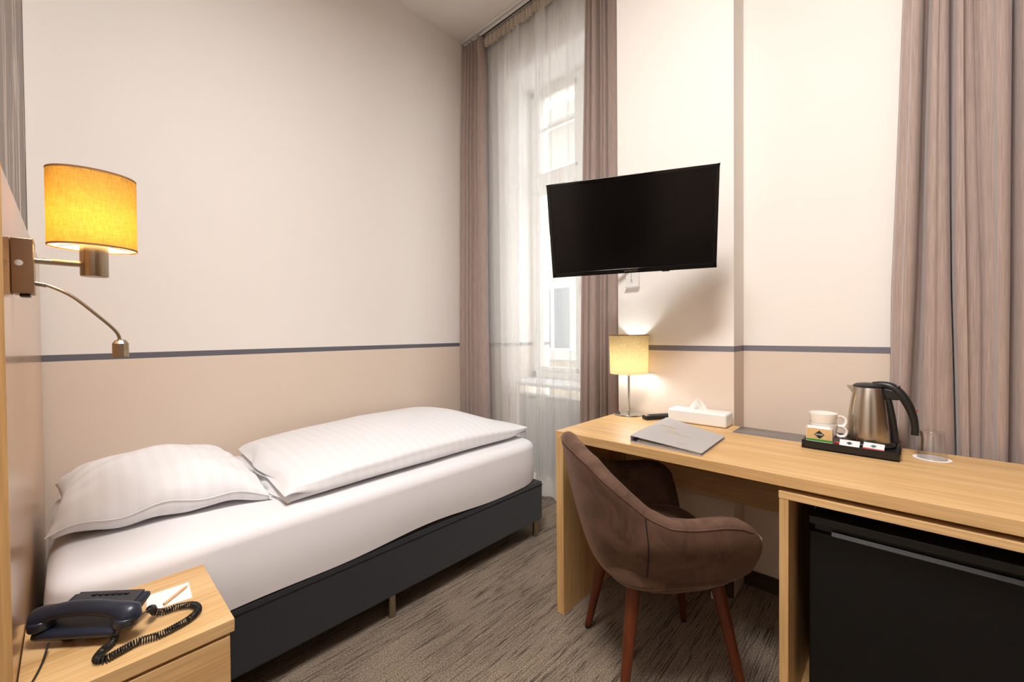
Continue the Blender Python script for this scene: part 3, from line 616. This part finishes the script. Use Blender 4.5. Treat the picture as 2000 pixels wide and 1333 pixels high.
def phone():
    o = Vector((-2.112, -1.240, .4957)); t = thing('telephone', 'dark navy desk telephone with handset on the nightstand', 'telephone', o, math.radians(-43))
    # wedge base on two feet, tilted up towards the bed
    w2 = .098
    prof = [(-.055, .024), (-.052, .034), (.020, .054), (.046, .060), (.048, .048), (.020, .034), (-.045, .014)]
    R = Matrix(((0, 0, 1, 0), (1, 0, 0, 0), (0, 1, 0, 0), (0, 0, 0, 1)))
    base = part('body', MB().prism(prof, -w2+.006, .074, R), M['navy'], t, bevel=.004, seg=3)
    part('key_panel', MB().prism([(.000, .0500), (.010, .0535), (.046, .0630), (.048, .0590), (.02, .0540)], -w2+.018, .060, R), M['navy_lid'], base, bevel=.0015)
    k = MB()
    for i in range(6): k.box(-.046+i*.014, -.036+i*.014, .032, .038, .0595, .0630)
    part('keys', k, M['black'], base, bevel=.001)
    st = part('stand', MB().prism([(-.040, .020), (-.020, .026), (-.014, .0), (-.030, .0)], -.052, -.030, R), M['navy'], t, bevel=.003)
    part('stand', MB().prism([(.040, .050), (.015, .036), (.020, .0), (.038, .0)], -.05, .05, R), M['navy'], t, bevel=.003)
    # handset: bowed bar with two fuller ends
    P, r = [], []
    for i in range(29):
        u = i/28; x = lerp(-.112, .112, u); e = abs(2*u-1)
        z = .076 - .028*e**2.2; y = -.036 + .002*e
        P.append((x, y, z)); r.append((.0155+.0065*ss((e-.45)/.4))*(1-ss((e-.86)/.14)*.72))
    part('handset', MB().tube(P, r, 20, .78), M['navy'], t)
    for s in (-1, 1): part('ear_cup', MB().cyl((s*.084, -.036, .036), (s*.086, -.036, .056), .0215, .0225), M['navy'], t, bevel=.004)
    return t
PHONE = phone()
def adopt(o, t):
    o.parent = t; o.matrix_parent_inverse = (Matrix.Translation(t.location) @ t.rotation_euler.to_matrix().to_4x4()).inverted()
# coiled cord: a helix following a path on the nightstand
def coil():
    zb = .4957+.0085; P = [(-2.054, -1.338, .545), (-2.040, -1.318, .540), (-2.028, -1.285, .525), (-2.022, -1.272, zb+.004), (-2.008, -1.278, zb), (-1.983, -1.282, zb), (-1.955, -1.300, zb), (-1.950, -1.330, zb), (-1.968, -1.353, zb), (-1.994, -1.364, zb), (-2.026, -1.370, zb), (-2.059, -1.363, zb), (-2.087, -1.371, zb), (-2.110, -1.377, zb), (-2.121, -1.364, zb), (-2.112, -1.342, zb), (-2.095, -1.322, zb), (-2.088, -1.298, .525)]
    S = spline(P, 24); n = len(S); d = [0]
    for a, b2 in zip(S, S[1:]): d.append(d[-1]+(b2-a).length)
    T = d[-1]; pts = []; steps = 2000; j = 0; up = Vector((0, 0, 1))
    for i in range(steps+1):
        s = T*i/steps
        while j < n-2 and d[j+1] < s: j += 1
        f_ = (s-d[j])/max(1e-6, d[j+1]-d[j]); p = S[j].lerp(S[j+1], f_); tg = (S[min(j+1, n-1)]-S[j]).normalized()
        sd = tg.cross(up).normalized(); u2 = sd.cross(tg); R = .0066*ss((s-.035)/.012)*ss((T-s-.004)/.008); a = 2*PI*s/.0043
        pts.append(p + (sd*math.cos(a)+u2*math.sin(a))*R)
    adopt(part('coiled_cord', MB().tube(pts, .0013, 5), M['cord']), PHONE)
coil()
ln = MB().tube(spline([(-2.188, -1.250, .515), (-2.196, -1.29, .4995), (-2.205, -1.335, .4985), (-2.213, -1.36, .4985), (-2.213, -1.395, .4985), (-2.2135, -1.424, .480), (-2.2135, -1.427, .30), (-2.2135, -1.427, .03)], 8), .0018, 6)
adopt(part('line_cable', ln, M['cord']), PHONE)

# ------------------------------------------------------------------ desk
dk = thing('desk', 'long oak desk along the wall with one panel leg', 'desk', (-.5, -1.507, 0))
part('desktop', MB().box(-.288, .285, -2.1, 0, .716, .75), M['oak_y'], dk, bevel=.0012)
part('panel_leg', MB().box(-.2875, .275, -.036, -.0008, 0, .7155), M['oak_z'], dk, bevel=.001)
part('modesty_panel', MB().box(.235, .253, -2.05, -.036, .44, .7155), M['oak_y'], dk, bevel=.001)
part('cable_strip', MB().box(.146, .284, -.94, -.543, .7485, .7508), M['grey_strip'], dk, bevel=.0005)
cb = thing('fridge_cabinet', 'open oak cabinet under the desk holding the black fridge', 'cabinet', (-.5, -2.292, 0))
part('side_panel', MB().box(-.2875, .20, -.022, 0, 0, .682), M['oak_z'], cb, bevel=.0008)
part('side_panel', MB().box(-.2875, .20, -.62, -.598, 0, .682), M['oak_z'], cb, bevel=.0008)
part('top_panel', MB().box(-.2885, .20, -.621, .0015, .6825, .702), M['oak_y'], cb, bevel=.0008)
part('bottom_panel', MB().box(-.286, .20, -.598, -.022, .02, .04), M['oak_y'], cb, bevel=.0008)
part('back_panel', MB().box(.19, .20, -.598, -.022, .04, .682), M['oak_z'], cb, smooth=False)
fg = thing('mini_fridge', 'black hotel minibar fridge standing in the oak cabinet', 'fridge', (-.47, -2.592, .04))
part('body', MB().box(-.195, .22, -.235, .235, .012, .585), M['fridge'], fg, bevel=.004)
part('door', MB().box(-.245, -.197, -.240, .240, .012, .545), M['fridge'], fg, bevel=.004)
part('handle_rail', MB().box(-.249, -.197, -.240, .240, .567, .589).box(-.232, -.197, -.23, .23, .546, .566), M['black'], fg, bevel=.002)
part('handle_lip', MB().prism([(-.2505, .5445), (-.240, .5445), (-.236, .556), (-.244, .556)], -.19, .19, Matrix(((1, 0, 0, 0), (0, 0, 1, 0), (0, 1, 0, 0), (0, 0, 0, 1)))), M['black_gloss'], fg, bevel=.001)
for s in (-1, 1):
    for sx in (-.17, .17): part('foot', MB().cyl((sx, s*.2, 0), (sx, s*.2, .013), .014), M['black'], fg)
tag(part('power_adapter', MB().box(-.03, .03, -.02, .02, 0, .03), M['white_plastic'], bevel=.004), 'small white plug adapter on the carpet under the desk', 'adapter').location = (-.245, -1.965, 0)

# desk lamp
def desk_lamp():
    t = thing('desk_lamp', 'small table lamp with pale linen shade on the desk corner', 'lamp', (-.282, -1.571, .7505))
    part('base', MB().lathe([(.001, 0), (.069, 0), (.0715, .002), (.070, .006), (.03, .011), (.010, .014), (.001, .014)]), M['chrome'], t)
    part('pole', MB().cyl((0, 0, .012), (0, 0, .195), .0062), M['chrome'], t)
    part('socket', MB().cyl((0, 0, .190), (0, 0, .2035), .019), M['white_plastic'], t, bevel=.002)
    z0, z1, R = .200, .388, .0935
    sh = part('lamp_shade', MB().lathe([(R-.004, z0), (R, z1), (R-.0015, z1), (R-.0055, z0)], (0, 0, 0), 64, 1, 1, True), M['desk_shade'], t)
    part('shade_trim', MB().lathe([(R+.0004, z1-.003), (R+.0004, z1+.0012), (R-.002, z1+.0012), (R-.002, z1-.003)], (0, 0, 0), 64, 1, 1, True), M['shade_trim'], sh)
    part('bulb', MB().lathe([(.001, .2035), (.013, .206), (.020, .235), (.026, .262), (.020, .282), (.008, .292), (.001, .294)], (0, 0, 0), 24), M['cool_bulb'], t)
desk_lamp()

# remote
rm = thing('remote_control', 'black television remote with silver tip lying behind the grey folder', 'remote', (-.292, -1.722, .7508), math.radians(-34))
part('body', MB().box(-.072, .072, -.021, .021, 0, .019), M['black'], rm, bevel=.006, seg=3)
kb = MB()
for i in range(9):
    for j in range(3): kb.box(-.045+i*.0115, -.038+i*.0115, -.012+j*.010, -.006+j*.010, .0185, .0205)
part('buttons', kb, M['navy_lid'], rm); part('silver_tip', MB().box(-.068, -.054, -.013, .013, .0185, .0197), M['chrome'], rm, bevel=.001)

# tissue box
tb = thing('tissue_box', 'white tissue box with a tissue sticking up on the desk', 'tissue box', (-.262, -1.896, .7508), 0)
part('box', MB().box(-.046, .046, -.122, .122, 0, .058), M['white_plastic'], tb, bevel=.009, seg=4)
part('slot', MB().lathe([(.001, .0583), (.024, .0585), (.026, .0583), (.024, .0575)], (0, .0, 0), 32, .75, 1.5), M['white_plastic'], tb)
def tis(u, v):
    a = (u-.5)*2; hgt = .056*(1-abs(a)**1.15)*(1-.0*v); y = a*.044 - .004*math.sin(v*4)
    z = .057 + v*hgt; x = .010*math.sin(a*5+1)*(1-v) + .008*math.sin(a*9)*(1-v*.6) - .006*v
    return Vector((x, y, z))
part('tissue', MB().grid(tis, 30, 14), M['paper'], tb, solid=.0008, angle=100)

# binder / guest folder
def binder():
    zt = .7508; t = thing('guest_folder', 'grey ring folder with faint gold print lying on the desk', 'folder', (0, 0, 0))
    A, B_, C_, D = Vector((-.753, -1.823, 0)), Vector((-.352, -1.790, 0)), Vector((-.480, -2.062, 0)), Vector((-.762, -2.074, 0))
    def quad(pts, z, th): # pts with individual heights
        vs = [Vector((p.x, p.y, zt+h)) for p, h in pts] + [Vector((p.x, p.y, zt+h+th)) for p, h in pts]
        m_ = MB(); m_.add(vs, [(3, 2, 1, 0), (4, 5, 6, 7), (0, 1, 5, 4), (1, 2, 6, 5), (2, 3, 7, 6), (3, 0, 4, 7)]); return m_
    part('back_cover', quad([(A, .0), (B_, .0), (C_, .0), (D, .0)], 0, .0022), M['grey_board'], t)
    part('front_cover', quad([(A, .0225), (B_, .0225), (C_, .0075), (D, .0075)], 0, .0022), M['grey_board'], t, bevel=.0005)
    e = (B_-A).normalized(); n_ = Vector((e.y, -e.x, 0))
    s_ = MB(); q = [A-n_*.0022, B_-n_*.0022, B_, A]; s_.add([Vector((p.x, p.y, zt+z)) for z in (0, .0247) for p in q], [(3, 2, 1, 0), (4, 5, 6, 7), (0, 1, 5, 4), (1, 2, 6, 5), (2, 3, 7, 6), (3, 0, 4, 7)])
    part('spine', s_, M['grey_board'], t, bevel=.0006)
    A2, B2 = A+n_*.02+e*.01, B_+n_*.02-e*.01; C2, D2 = C_+Vector((0, .006, 0))-e*.006, D+e*.006+Vector((0, .006, 0))
    for k in range(4): part('page', quad([(A2, .003+k*.0013), (B2, .003+k*.0013), (C2, .0026+k*.0009), (D2, .0026+k*.0009)], 0, .0006), M['paper'], t)
    # faint print on the cover
    up_ = lambda a, b2: A.lerp(B_, a).lerp(D.lerp(C_, a), b2)
    hh = lambda b2: .0249*(1-b2)+.0099*b2
    for a0, a1, bb, wv in ((.62, .66, .12, .25), (.50, .53, .28, .2), (.44, .462, .30, .38), (.15, .17, .6, .14)):
        vs = [up_(a0, bb), up_(a1, bb), up_(a1, bb+wv), up_(a0, bb+wv)]; hs = [hh(bb), hh(bb), hh(bb+wv), hh(bb+wv)]
        pr = MB(); pr.add([Vector((p.x, p.y, zt+h+.0002)) for p, h in zip(vs, hs)], [(0, 1, 2, 3)]); part('cover_print', pr, M['print_ink'], t, smooth=False)
binder()

# tray, kettle, cups, sachets, tumbler
ty = thing('serving_tray', 'black welcome tray under the kettle and cups', 'tray', (-.315, -2.418, .7508), math.radians(-1))
def trayf(x0, x1, y0, y1, zb, zt, th):
    m_ = MB(); m_.box(x0+.004, x1-.004, y0+.004, y1-.004, zb, zb+th); m_.box(x0, x0+.007, y0, y1, zb, zt); m_.box(x1-.007, x1, y0, y1, zb, zt); m_.box(x0, x1, y0, y0+.007, zb, zt); m_.box(x0, x1, y1-.007, y1, zb, zt); return m_
part('base', trayf(-.115, .088, -.122, .124, .003, .026, .012), M['black'], ty, bevel=.002)
part('divider', MB().box(-.105, .08, .030, .035, .015, .023), M['black'], ty)
for sx in (-.1, .07):
    for sy in (-.1, .1): part('rubber_foot', MB().cyl((sx, sy, 0), (sx, sy, .004), .008, seg=12), M['black'], ty)

def kettle():
    o = (-.300, -2.462, .7658); t = thing('electric_kettle', 'stainless steel kettle with black lid and handle on the tray', 'kettle', o, math.radians(-90-8))
    # local +x points towards the handle
    part('power_base', MB().lathe([(.001, 0), (.068, 0), (.070, .006), (.066, .012), (.001, .012)]), M['black'], t)
    part('body', MB().lathe([(.001, .0125), (.0600, .0125), (.0605, .020), (.0590, .05), (.0545, .10), (.0480, .15), (.0420, .19), (.0400, .1955), (.001, .1955)], (0, 0, 0), 56), M['kettle'], t, angle=35)
    sp_ = MB(); sp_.add([Vector(p) for p in ((-.037, -.017, .165), (-.037, .017, .165), (-.060, .006, .196), (-.060, -.006, .196), (-.036, -.018, .1965), (-.036, .018, .1965), (-.043, 0, .150))], [(6, 0, 3, 2, 1), (0, 4, 3), (1, 2, 5), (4, 5, 2, 3), (0, 6, 1, 5, 4)])
    part('spout', sp_, M['kettle'], t, bevel=.001)
    part('lid', MB().lathe([(.001, .1955), (.0425, .1955), (.0425, .200), (.034, .2055), (.015, .2085), (.001, .209)], (0, 0, 0), 40), M['black'], t)
    P = spline([(.010, 0, .203), (.035, 0, .205), (.058, 0, .199), (.078, 0, .180), (.095, 0, .150), (.108, 0, .112), (.113, 0, .075), (.1125, 0, .052)], 6)
    hd = part('handle', MB().tube(P, [.010+.0035*math.sin(PI*min(1, i/len(P)*1.3)) for i in range(len(P))], 14, .95), M['black'], t)
    part('lower_grip', MB().tube(spline([(.040, 0, .178), (.050, 0, .150), (.058, 0, .105), (.064, 0, .06), (.068, 0, .018)], 6), .0092, 12), M['black'], t)
    part('handle_bracket', MB().prism([(.030, .196), (.070, .188), (.085, .160), (.062, .158), (.045, .160)], -.011, .011, Matrix(((1, 0, 0, 0), (0, 0, -1, 0), (0, 1, 0, 0), (0, 0, 0, 1)))), M['black'], t, bevel=.003)
    part('power_light', MB().cyl((.1145, 0, .130), (.117, 0, .1265), .0045, seg=12), M['red_light'], hd)
    part('open_button', MB().box(.062, .078, -.006, .006, .196, .205, Matrix.Rotation(.0, 4, 'Y')), M['black_gloss'], hd, bevel=.002)
    part('level_mark', MB().box(-.0605, -.050, -.024, -.016, .02, .028), M['black'], t)
kettle()
tag(part('kettle_cable', MB().tube(spline([(-.226, -2.590, .815), (-.207, -2.594, .785), (-.203, -2.592, .74), (-.203, -2.590, .66), (-.203, -2.59, .45)], 8), .0035, 8), M['cord']), 'black cable dropping behind the desk edge beside the kettle', 'cable')

def cup(loc, rz, label):
    t = thing('cup', label, 'cup', loc, rz, 'stacked white cups on the tray')
    part('bowl', MB().lathe([(.001, .002), (.020, .0), (.022, .002), (.030, .012), (.0375, .036), (.041, .066), (.0395, .0665), (.036, .037), (.028, .014), (.018, .006), (.001, .0055)], (0, 0, 0), 40), M['porcelain'], t, angle=60)
    part('handle', MB().tube(spline([(.039, 0, .056), (.053, 0, .056), (.063, 0, .043), (.058, 0, .027), (.044, 0, .024), (.0355, 0, .030)], 6), .0038, 10, 1.3), M['porcelain'], t)
cup((-.358, -2.344, .7665), math.radians(-84), 'white cup at the bottom of the stack of two on the tray')
cup((-.357, -2.343, .7665+.034), math.radians(-78), 'white cup on top of the stack of two on the tray')

def diamond(parent, cx, cz, s, x, m, word=True, name='logo'):
    d = part(name, MB().add([Vector((x, cx+dy*s, cz+dz*s)) for dy, dz in ((-1, 0), (0, -.95), (1, 0), (0, .95))] + [Vector((x+.0003, cx+dy*s, cz+dz*s)) for dy, dz in ((-1, 0), (0, -.95), (1, 0), (0, .95))], [(0, 1, 2, 3), (7, 6, 5, 4), (0, 4, 5, 1), (1, 5, 6, 2), (2, 6, 7, 3), (3, 7, 4, 0)]) and None or _dm(x, cx, cz, s), m, parent, smooth=False)
    if word: text('RIOBA', s*.42, M['paper'], parent, (x-.0006, cx, cz), (PI/2, 0, -PI/2), 'brand_lettering', .0001)
    return d
def _dm(x, cx, cz, s):
    mb = MB(); q = ((-1, 0), (0, -.95), (1, 0), (0, .95))
    mb.add([Vector((x, cx+a*s, cz+b2*s)) for a, b2 in q] + [Vector((x+.0003, cx+a*s, cz+b2*s)) for a, b2 in q], [(0, 1, 2, 3), (7, 6, 5, 4), (0, 4, 5, 1), (1, 5, 6, 2), (2, 6, 7, 3), (3, 7, 4, 0)]); return mb
def logo(parent, x, y, z, s, m, word='RIOBA'):
    part('logo', _dm(x, y, z, s), m, parent, smooth=False)
    text(word, s*.5, M['paper'], parent, (x-.0005, y, z), (PI/2, 0, -PI/2), 'brand_lettering', .0001)
tea = thing('sachet_box', 'small tan and green sachet holder with black diamond in front of the cups', 'sachet box', (-.408, -2.337, .7685), 0)
part('card_front', MB().box(-.0015, 0, -.036, .034, .0, .050), M['box_kraft'], tea, smooth=False)
part('green_band', MB().box(-.0019, -.0014, -.0362, .0342, .007, .0135), M['green'], tea, smooth=False)
part('white_band', MB().box(-.0019, -.0014, -.0362, .0342, .0, .007), M['foil'], tea, smooth=False)
for y_ in (-.0365, .033): part('side', MB().box(0, .018, y_, y_+.002, 0, .054), M['paper'], tea, smooth=False)
sc = MB()
for k in range(4):
    sc.grid(lambda u, v, k=k: Vector((.003+k*.0035+.001*math.sin(u*9+k), lerp(-.033, .032, u), lerp(.002, .056+.002*math.sin(u*13+k*2), v))), 14, 3)
part('sachet_stack', sc, M['foil'], tea, solid=.001)
logo(tea, -.0022, -.002, .030, .0145, M['logo_black'])
def sachet(loc, rz, label, red, tilt=42):
    t = thing('sugar_sachet', label, 'sachet', loc, rz, 'sachets in the front of the tray')
    Rm = Matrix.Rotation(math.radians(-tilt), 4, 'Y')
    def S(top): return lambda u, v: Rm @ Vector((lerp(-.014, .014, u), lerp(-.026, .026, v), (1 if top else -1)*.0022*(math.sin(PI*u)*math.sin(PI*v))**.5))
    part('packet', MB().grid(S(True), 10, 12).grid(S(False), 10, 12), M['foil'], t, angle=80)
    part('logo', MB().add([Rm @ Vector(p) for p in ((-.006, 0, .0030), (0, -.008, .0030), (.006, 0, .0030), (0, .008, .0030))], [(0, 1, 2, 3)]) and None or _dd(Rm), M['logo_black'] if not red else M['teal_ink'], t, smooth=False)
    if red: m_ = MB(); m_.add([Rm @ Vector(p) for p in ((-.014, -.026, .0024), (-.009, -.026, .0026), (-.009, .026, .0026), (-.014, .026, .0024))], [(0, 1, 2, 3)]); part('red_band', m_, M['red'], t, smooth=False)
def _dd(Rm):
    m_ = MB(); m_.add([Rm @ Vector(p) for p in ((-.006, 0, .0030), (0, -.008, .0030), (.006, 0, .0030), (0, .008, .0030))], [(0, 1, 2, 3)]); return m_
sachet((-.398, -2.418, .779), math.radians(-4), 'white sachet with black diamond between the sachet holder and the kettle', False)
sachet((-.394, -2.478, .779), math.radians(-8), 'white sachet with a red band in front of the kettle', True)
rs = thing('stick_sachet', 'slim red and cream stick sachet along the tray front', 'sachet', (-.413, -2.475, .7690), math.radians(-3))
part('stick', MB().box(-.005, .005, -.042, .040, 0, .0035), M['box_kraft'], rs, bevel=.001); part('red_end', MB().box(-.0053, .0053, -.043, -.012, -.0002, .0038), M['red'], rs, bevel=.001)
tag(part('red_pod', MB().lathe([(.001, 0), (.0075, 0), (.0095, .009), (.001, .009)], (0, 0, 0), 20), M['red'], bevel=.001), 'tiny red round pod on the tray beside the black and white sachet', 'pod').location = (-.385, -2.386, .7668)

dl = tag(part('paper_coaster', MB().lathe([(.001, 0), (.044, 0), (.044, .001), (.001, .001)], (0, 0, 0), 48), M['doily']), 'round white paper coaster under the upturned glass', 'coaster'); dl.location = (-.316, -2.612, .7506)
gl = tag(part('drinking_glass', MB().lathe([(.0345, 0), (.0350, .001), (.0290, .083), (.0275, .0855), (.001, .0855), (.001, .0765), (.0262, .0765), (.0270, .074), (.0328, .001), (.0335, 0)], (0, 0, 0), 56), M['tumbler'], angle=30), 'clear tumbler standing upside down at the right of the tray', 'glass'); gl.location = (-.316, -2.612, .7518)

# ------------------------------------------------------------------ television on its arm
def tv():
    yw, pt, rl = 3.632, -.292, .023
    n = Vector((math.cos(yw)*math.cos(pt), math.sin(yw)*math.cos(pt), math.sin(pt))); r_ = Vector((0, 0, 1)).cross(n).normalized(); u_ = n.cross(r_)
    r2, u2 = r_*math.cos(rl)+u_*math.sin(rl), u_*math.cos(rl)-r_*math.sin(rl)
    m_ = Matrix.Identity(4)
    for i, v in enumerate((r2, -n, u2)):
        for k in range(3): m_[k][i] = v[k]
    cen = Vector((-.623, -1.755, 1.576)); m_.translation = cen
    t = thing('television', 'black flat television on a wall arm above the desk', 'television'); t.matrix_world = m_
    # local x right, y away from the viewer, z up
    W, Hh, b = .320, .1886, .0125
    part('back_shell', MB().box(-W, W, .004, .028, -Hh, Hh).box(-.19, .19, .026, .052, -.14, .10), M['black'], t, bevel=.006)
    fr = MB(); fr.box(-W, W, 0, .006, Hh-b, Hh); fr.box(-W, W, 0, .006, -Hh, -Hh+b+.006); fr.box(-W, -W+b, 0, .006, -Hh, Hh); fr.box(W-b, W, 0, .006, -Hh, Hh)
    part('bezel', fr, M['black_gloss'], t, bevel=.0015)
    part('screen', MB().box(-W+b-.001, W-b+.001, .002, .005, -Hh+b+.004, Hh-b+.001), M['screen'], t, smooth=False)
    text('SAMSUNG', .0115, M['steel'], t, (0, -.0006, -Hh+.0085), (PI/2, 0, 0), 'brand_lettering', .0001)
    part('receiver_bump', MB().box(.12, .15, .004, .014, -Hh-.005, -Hh+.001), M['black'], t, bevel=.002)
    a = thing('television_mount', 'light metal swivel wall mount behind the television', 'wall mount', (XP, -1.555, 1.405))
    back = (Matrix.Translation((-XP, 1.555, -1.405)) @ m_) @ Vector((0, .056, -.05))
    part('wall_plate', MB().box(-.012, 0, -.036, .036, -.02, .14), M['white_plastic'], a, bevel=.003)
    el = Vector((-.14, .11, .10))
    part('arm', MB().tube([(-.012, 0, .07), el], .011, 10), M['steel'], a); part('arm', MB().tube([el, back+Vector((.0, 0, 0))], .011, 10), M['steel'], a)
    part('pivot', MB().cyl(el+Vector((0, 0, -.025)), el+Vector((0, 0, .025)), .015), M['steel'], a, bevel=.002)
    part('shelf_lip', MB().box(-.028, 0, -.038, .038, -.026, -.02), M['white_plastic'], a, bevel=.002)
    part('cable', MB().tube(spline([(-.014, .004, .012), (-.03, -.004, .022), (-.05, -.012, .04), (-.09, -.02, .07)], 6), .003, 6), M['white_plastic'], a)
tv()

# ------------------------------------------------------------------ chair
def chair():
    t = thing('armchair', 'brown velvet tub chair with tapered wooden legs pushed under the desk', 'chair', (-.765, -1.925, 0), math.atan2(-.67, .74))
    # footprint parameter s in [-1,1]: 0 = middle of the back, +-1 = front ends of the arms
    def foot(s, rb, rs, xf):
        a = abs(s); sg = 1 if s >= 0 else -1
        if a < .62:
            th = a/.62*PI/2; n = 2.5; cs, sn = math.cos(th), math.sin(th); q = (cs**n+sn**n)**(-1/n)
            return Vector((-.02-rb*q*cs, sg*rs*q*sn))
        k = (a-.62)/.38
        return Vector((-.02+(xf+.02)*k, sg*(rs-.012*k*k)))
    def ztop(s): return interp([(0, .800), (.12, .797), (.22, .775), (.34, .712), (.44, .655), (.52, .630), (.62, .624), (.80, .626), (.90, .618), (.96, .600), (1, .572)], abs(s))
    def zbot(s): return interp([(0, .368), (.6, .368), (.80, .374), (.90, .388), (.96, .402), (1, .425)], abs(s))
    def outer(s, z):
        k = max(0, (z-.37)/.44); rb = .190+.120*min(1, k)**.68; rs = .205+.092*ss((z-.355)/.22)**.9 + .0*k
        xf = .178+.012*ss((z-.37)/.06)-.015*ss((z-.5)/.12)
        return foot(s, rb, rs, xf)
    def f(u, v):
        s = 2*u-1; a = abs(s); end = (1-ss((a-.9)/.1)); thk = .052*(.55+.45*end)
        s_ = s*.999; zt, zb_ = ztop(s), zbot(s)
        # v: 0..0.42 outer up, .42..0.58 rim, .58..1 inner down
        c0 = outer(s_, .5); eps = 1e-3; 
        def inward(z):
            p1, p2 = outer(max(-1, s_-.01), z), outer(min(1, s_+.01), z); tg = (p2-p1).normalized(); nn = Vector((tg.y, -tg.x))
            if nn.dot(Vector((0, 0))-outer(s_, z)) < 0: nn = -nn
            return nn
        if v < .42:
            q = v/.42; z = lerp(zb_, zt-thk/2, q); p = outer(s_, z); 
            if q < .10: p = p + inward(z)*(.010*(1-q/.10)**2)
            return Vector((p.x, p.y, z))
        if v < .58:
            th = (v-.42)/.16*PI; z = zt-thk/2+thk/2*math.sin(th); p = outer(s_, zt-thk/2) + inward(zt-thk/2)*(thk/2*(1-math.cos(th)))
            return Vector((p.x, p.y, z))
        q = (v-.58)/.42; z = lerp(zt-thk/2, zb_+.02, q); p = outer(s_, z) + inward(z)*thk*(1+.25*math.sin(PI*q))
        return Vector((p.x, p.y, z))
    mb = MB().grid(f, 120, 56)
    for u_ in (0, 1):
        vs = [mb.bm.verts.new(f(u_, j/56)) for j in range(57)]; mb.bm.faces.new(vs)
    part('shell', mb, M['velvet'], t, angle=70)
    for sg in (1, -1):
        S = [f(.5+sg*.215, v*.42) for v in [k/20 for k in range(21)]]; part('seam', MB().tube([p*1.0+Vector((0, sg*.0005, 0)) for p in S], .0016, 6), M['velvet_dark'], t)
    rim = [f(u/120, .43)+Vector((0, 0, .0005)) for u in range(3, 118)]; part('piping', MB().tube(rim, .0022, 6), M['velvet'], t)
    def seat(u, v):
        a = 2*PI*u; n = 4.5; ca, sa = math.cos(a), math.sin(a); q = (abs(ca)**n+abs(sa)**n)**(-1/n)
        x, y = -.012+.205*q*ca, .225*q*sa
        if v < .3: s2 = .92+.08*math.sin(v/.3*PI/2); return Vector((x*s2, y*s2, lerp(.385, .41, v/.3)))
        if v < .6: th = (v-.3)/.3*PI/2; s2 = 1-.10*(1-math.cos(th)); return Vector((x*s2, y*s2, .435+.035*math.sin(th)))
        s2 = .90*(1-(v-.6)/.4); return Vector((x*s2, y*s2, .470+.012*(1-s2*s2)))
    part('seat', MB().grid(seat, 80, 24, cu=True), M['velvet'], t, angle=70)
    def pan(u, v):
        a = 2*PI*u; n = 3.5; ca, sa = math.cos(a), math.sin(a); q = (abs(ca)**n+abs(sa)**n)**(-1/n)
        s2 = interp([(0, .0), (.25, .80), (.6, .95), (1, 1.0)], v); z = interp([(0, .352), (.25, .352), (.6, .362), (1, .386)], v)
        return Vector((-.005+.19*q*ca*s2, .195*q*sa*s2, z))
    part('underside', MB().grid(pan, 60, 8, cu=True), M['velvet_dark'], t, angle=70)
    for sx in (-1, 1):
        for sy in (-1, 1):
            top = Vector((sx*.135, sy*.135, .358)); bt = Vector((sx*.195, sy*.195, 0)); dr = (bt-top)
            l = part('leg', MB().tube([top, top+dr*.1, top+dr*.55, bt-dr.normalized()*.012], [.0205, .0205, .0165, .0125], 20), M['chairleg'], t)
            part('glide', MB().cyl(bt-dr.normalized()*.014, bt+Vector((0, 0, .001)), .0125, .0115), M['black'], l)
    part('cross_frame', MB().box(-.19, .19, -.018, .018, .338, .352, Matrix.Rotation(PI/4, 4, 'Z')).box(-.19, .19, -.018, .018, .336, .352, Matrix.Rotation(-PI/4, 4, 'Z')), M['black'], t, bevel=.002)
chair()

# ------------------------------------------------------------------ behind the camera: ceiling lamps, wardrobe, door
for (cx, cy), wh in zip(CEIL_LAMPS, ('over the middle of the room',)):
    t = thing('ceiling_lamp', 'round opal ceiling lamp '+wh, 'lamp', (cx, cy, H), 0)
    part('rim', MB().lathe([(.445, -.001), (.455, -.03), (.45, -.10), (.43, -.10), (.43, -.001)], (0, 0, 0), 48, 1, 1, True), M['steel'], t)
    part('diffuser', MB().lathe([(.001, -.145), (.25, -.138), (.40, -.11), (.431, -.08), (.431, -.02), (.001, -.02)], (0, 0, 0), 48), M['lampglass'], t)
wd = thing('wardrobe', 'tall brown wardrobe against the back wall', 'wardrobe', (-1.2, YB+.31, 0))
part('carcass', MB().box(-.9, .9, -.30, .28, 0, 2.6), M['wardrobe'], wd, bevel=.002)
for k in range(3):
    d_ = part('door', MB().box(-.895+k*.598, -.90+(k+1)*.598, .282, .302, .06, 2.58), M['wardrobe'], wd, bevel=.002)
    part('handle', MB().cyl((-.34+k*.598, .325, 1.0), (-.34+k*.598, .325, 1.25), .006), M['steel'], d_)
struct('door_1', MB().box(XF, XF+.04, -3.6, -2.7, 0, 2.05), M['door_paint'], bevel=.002)
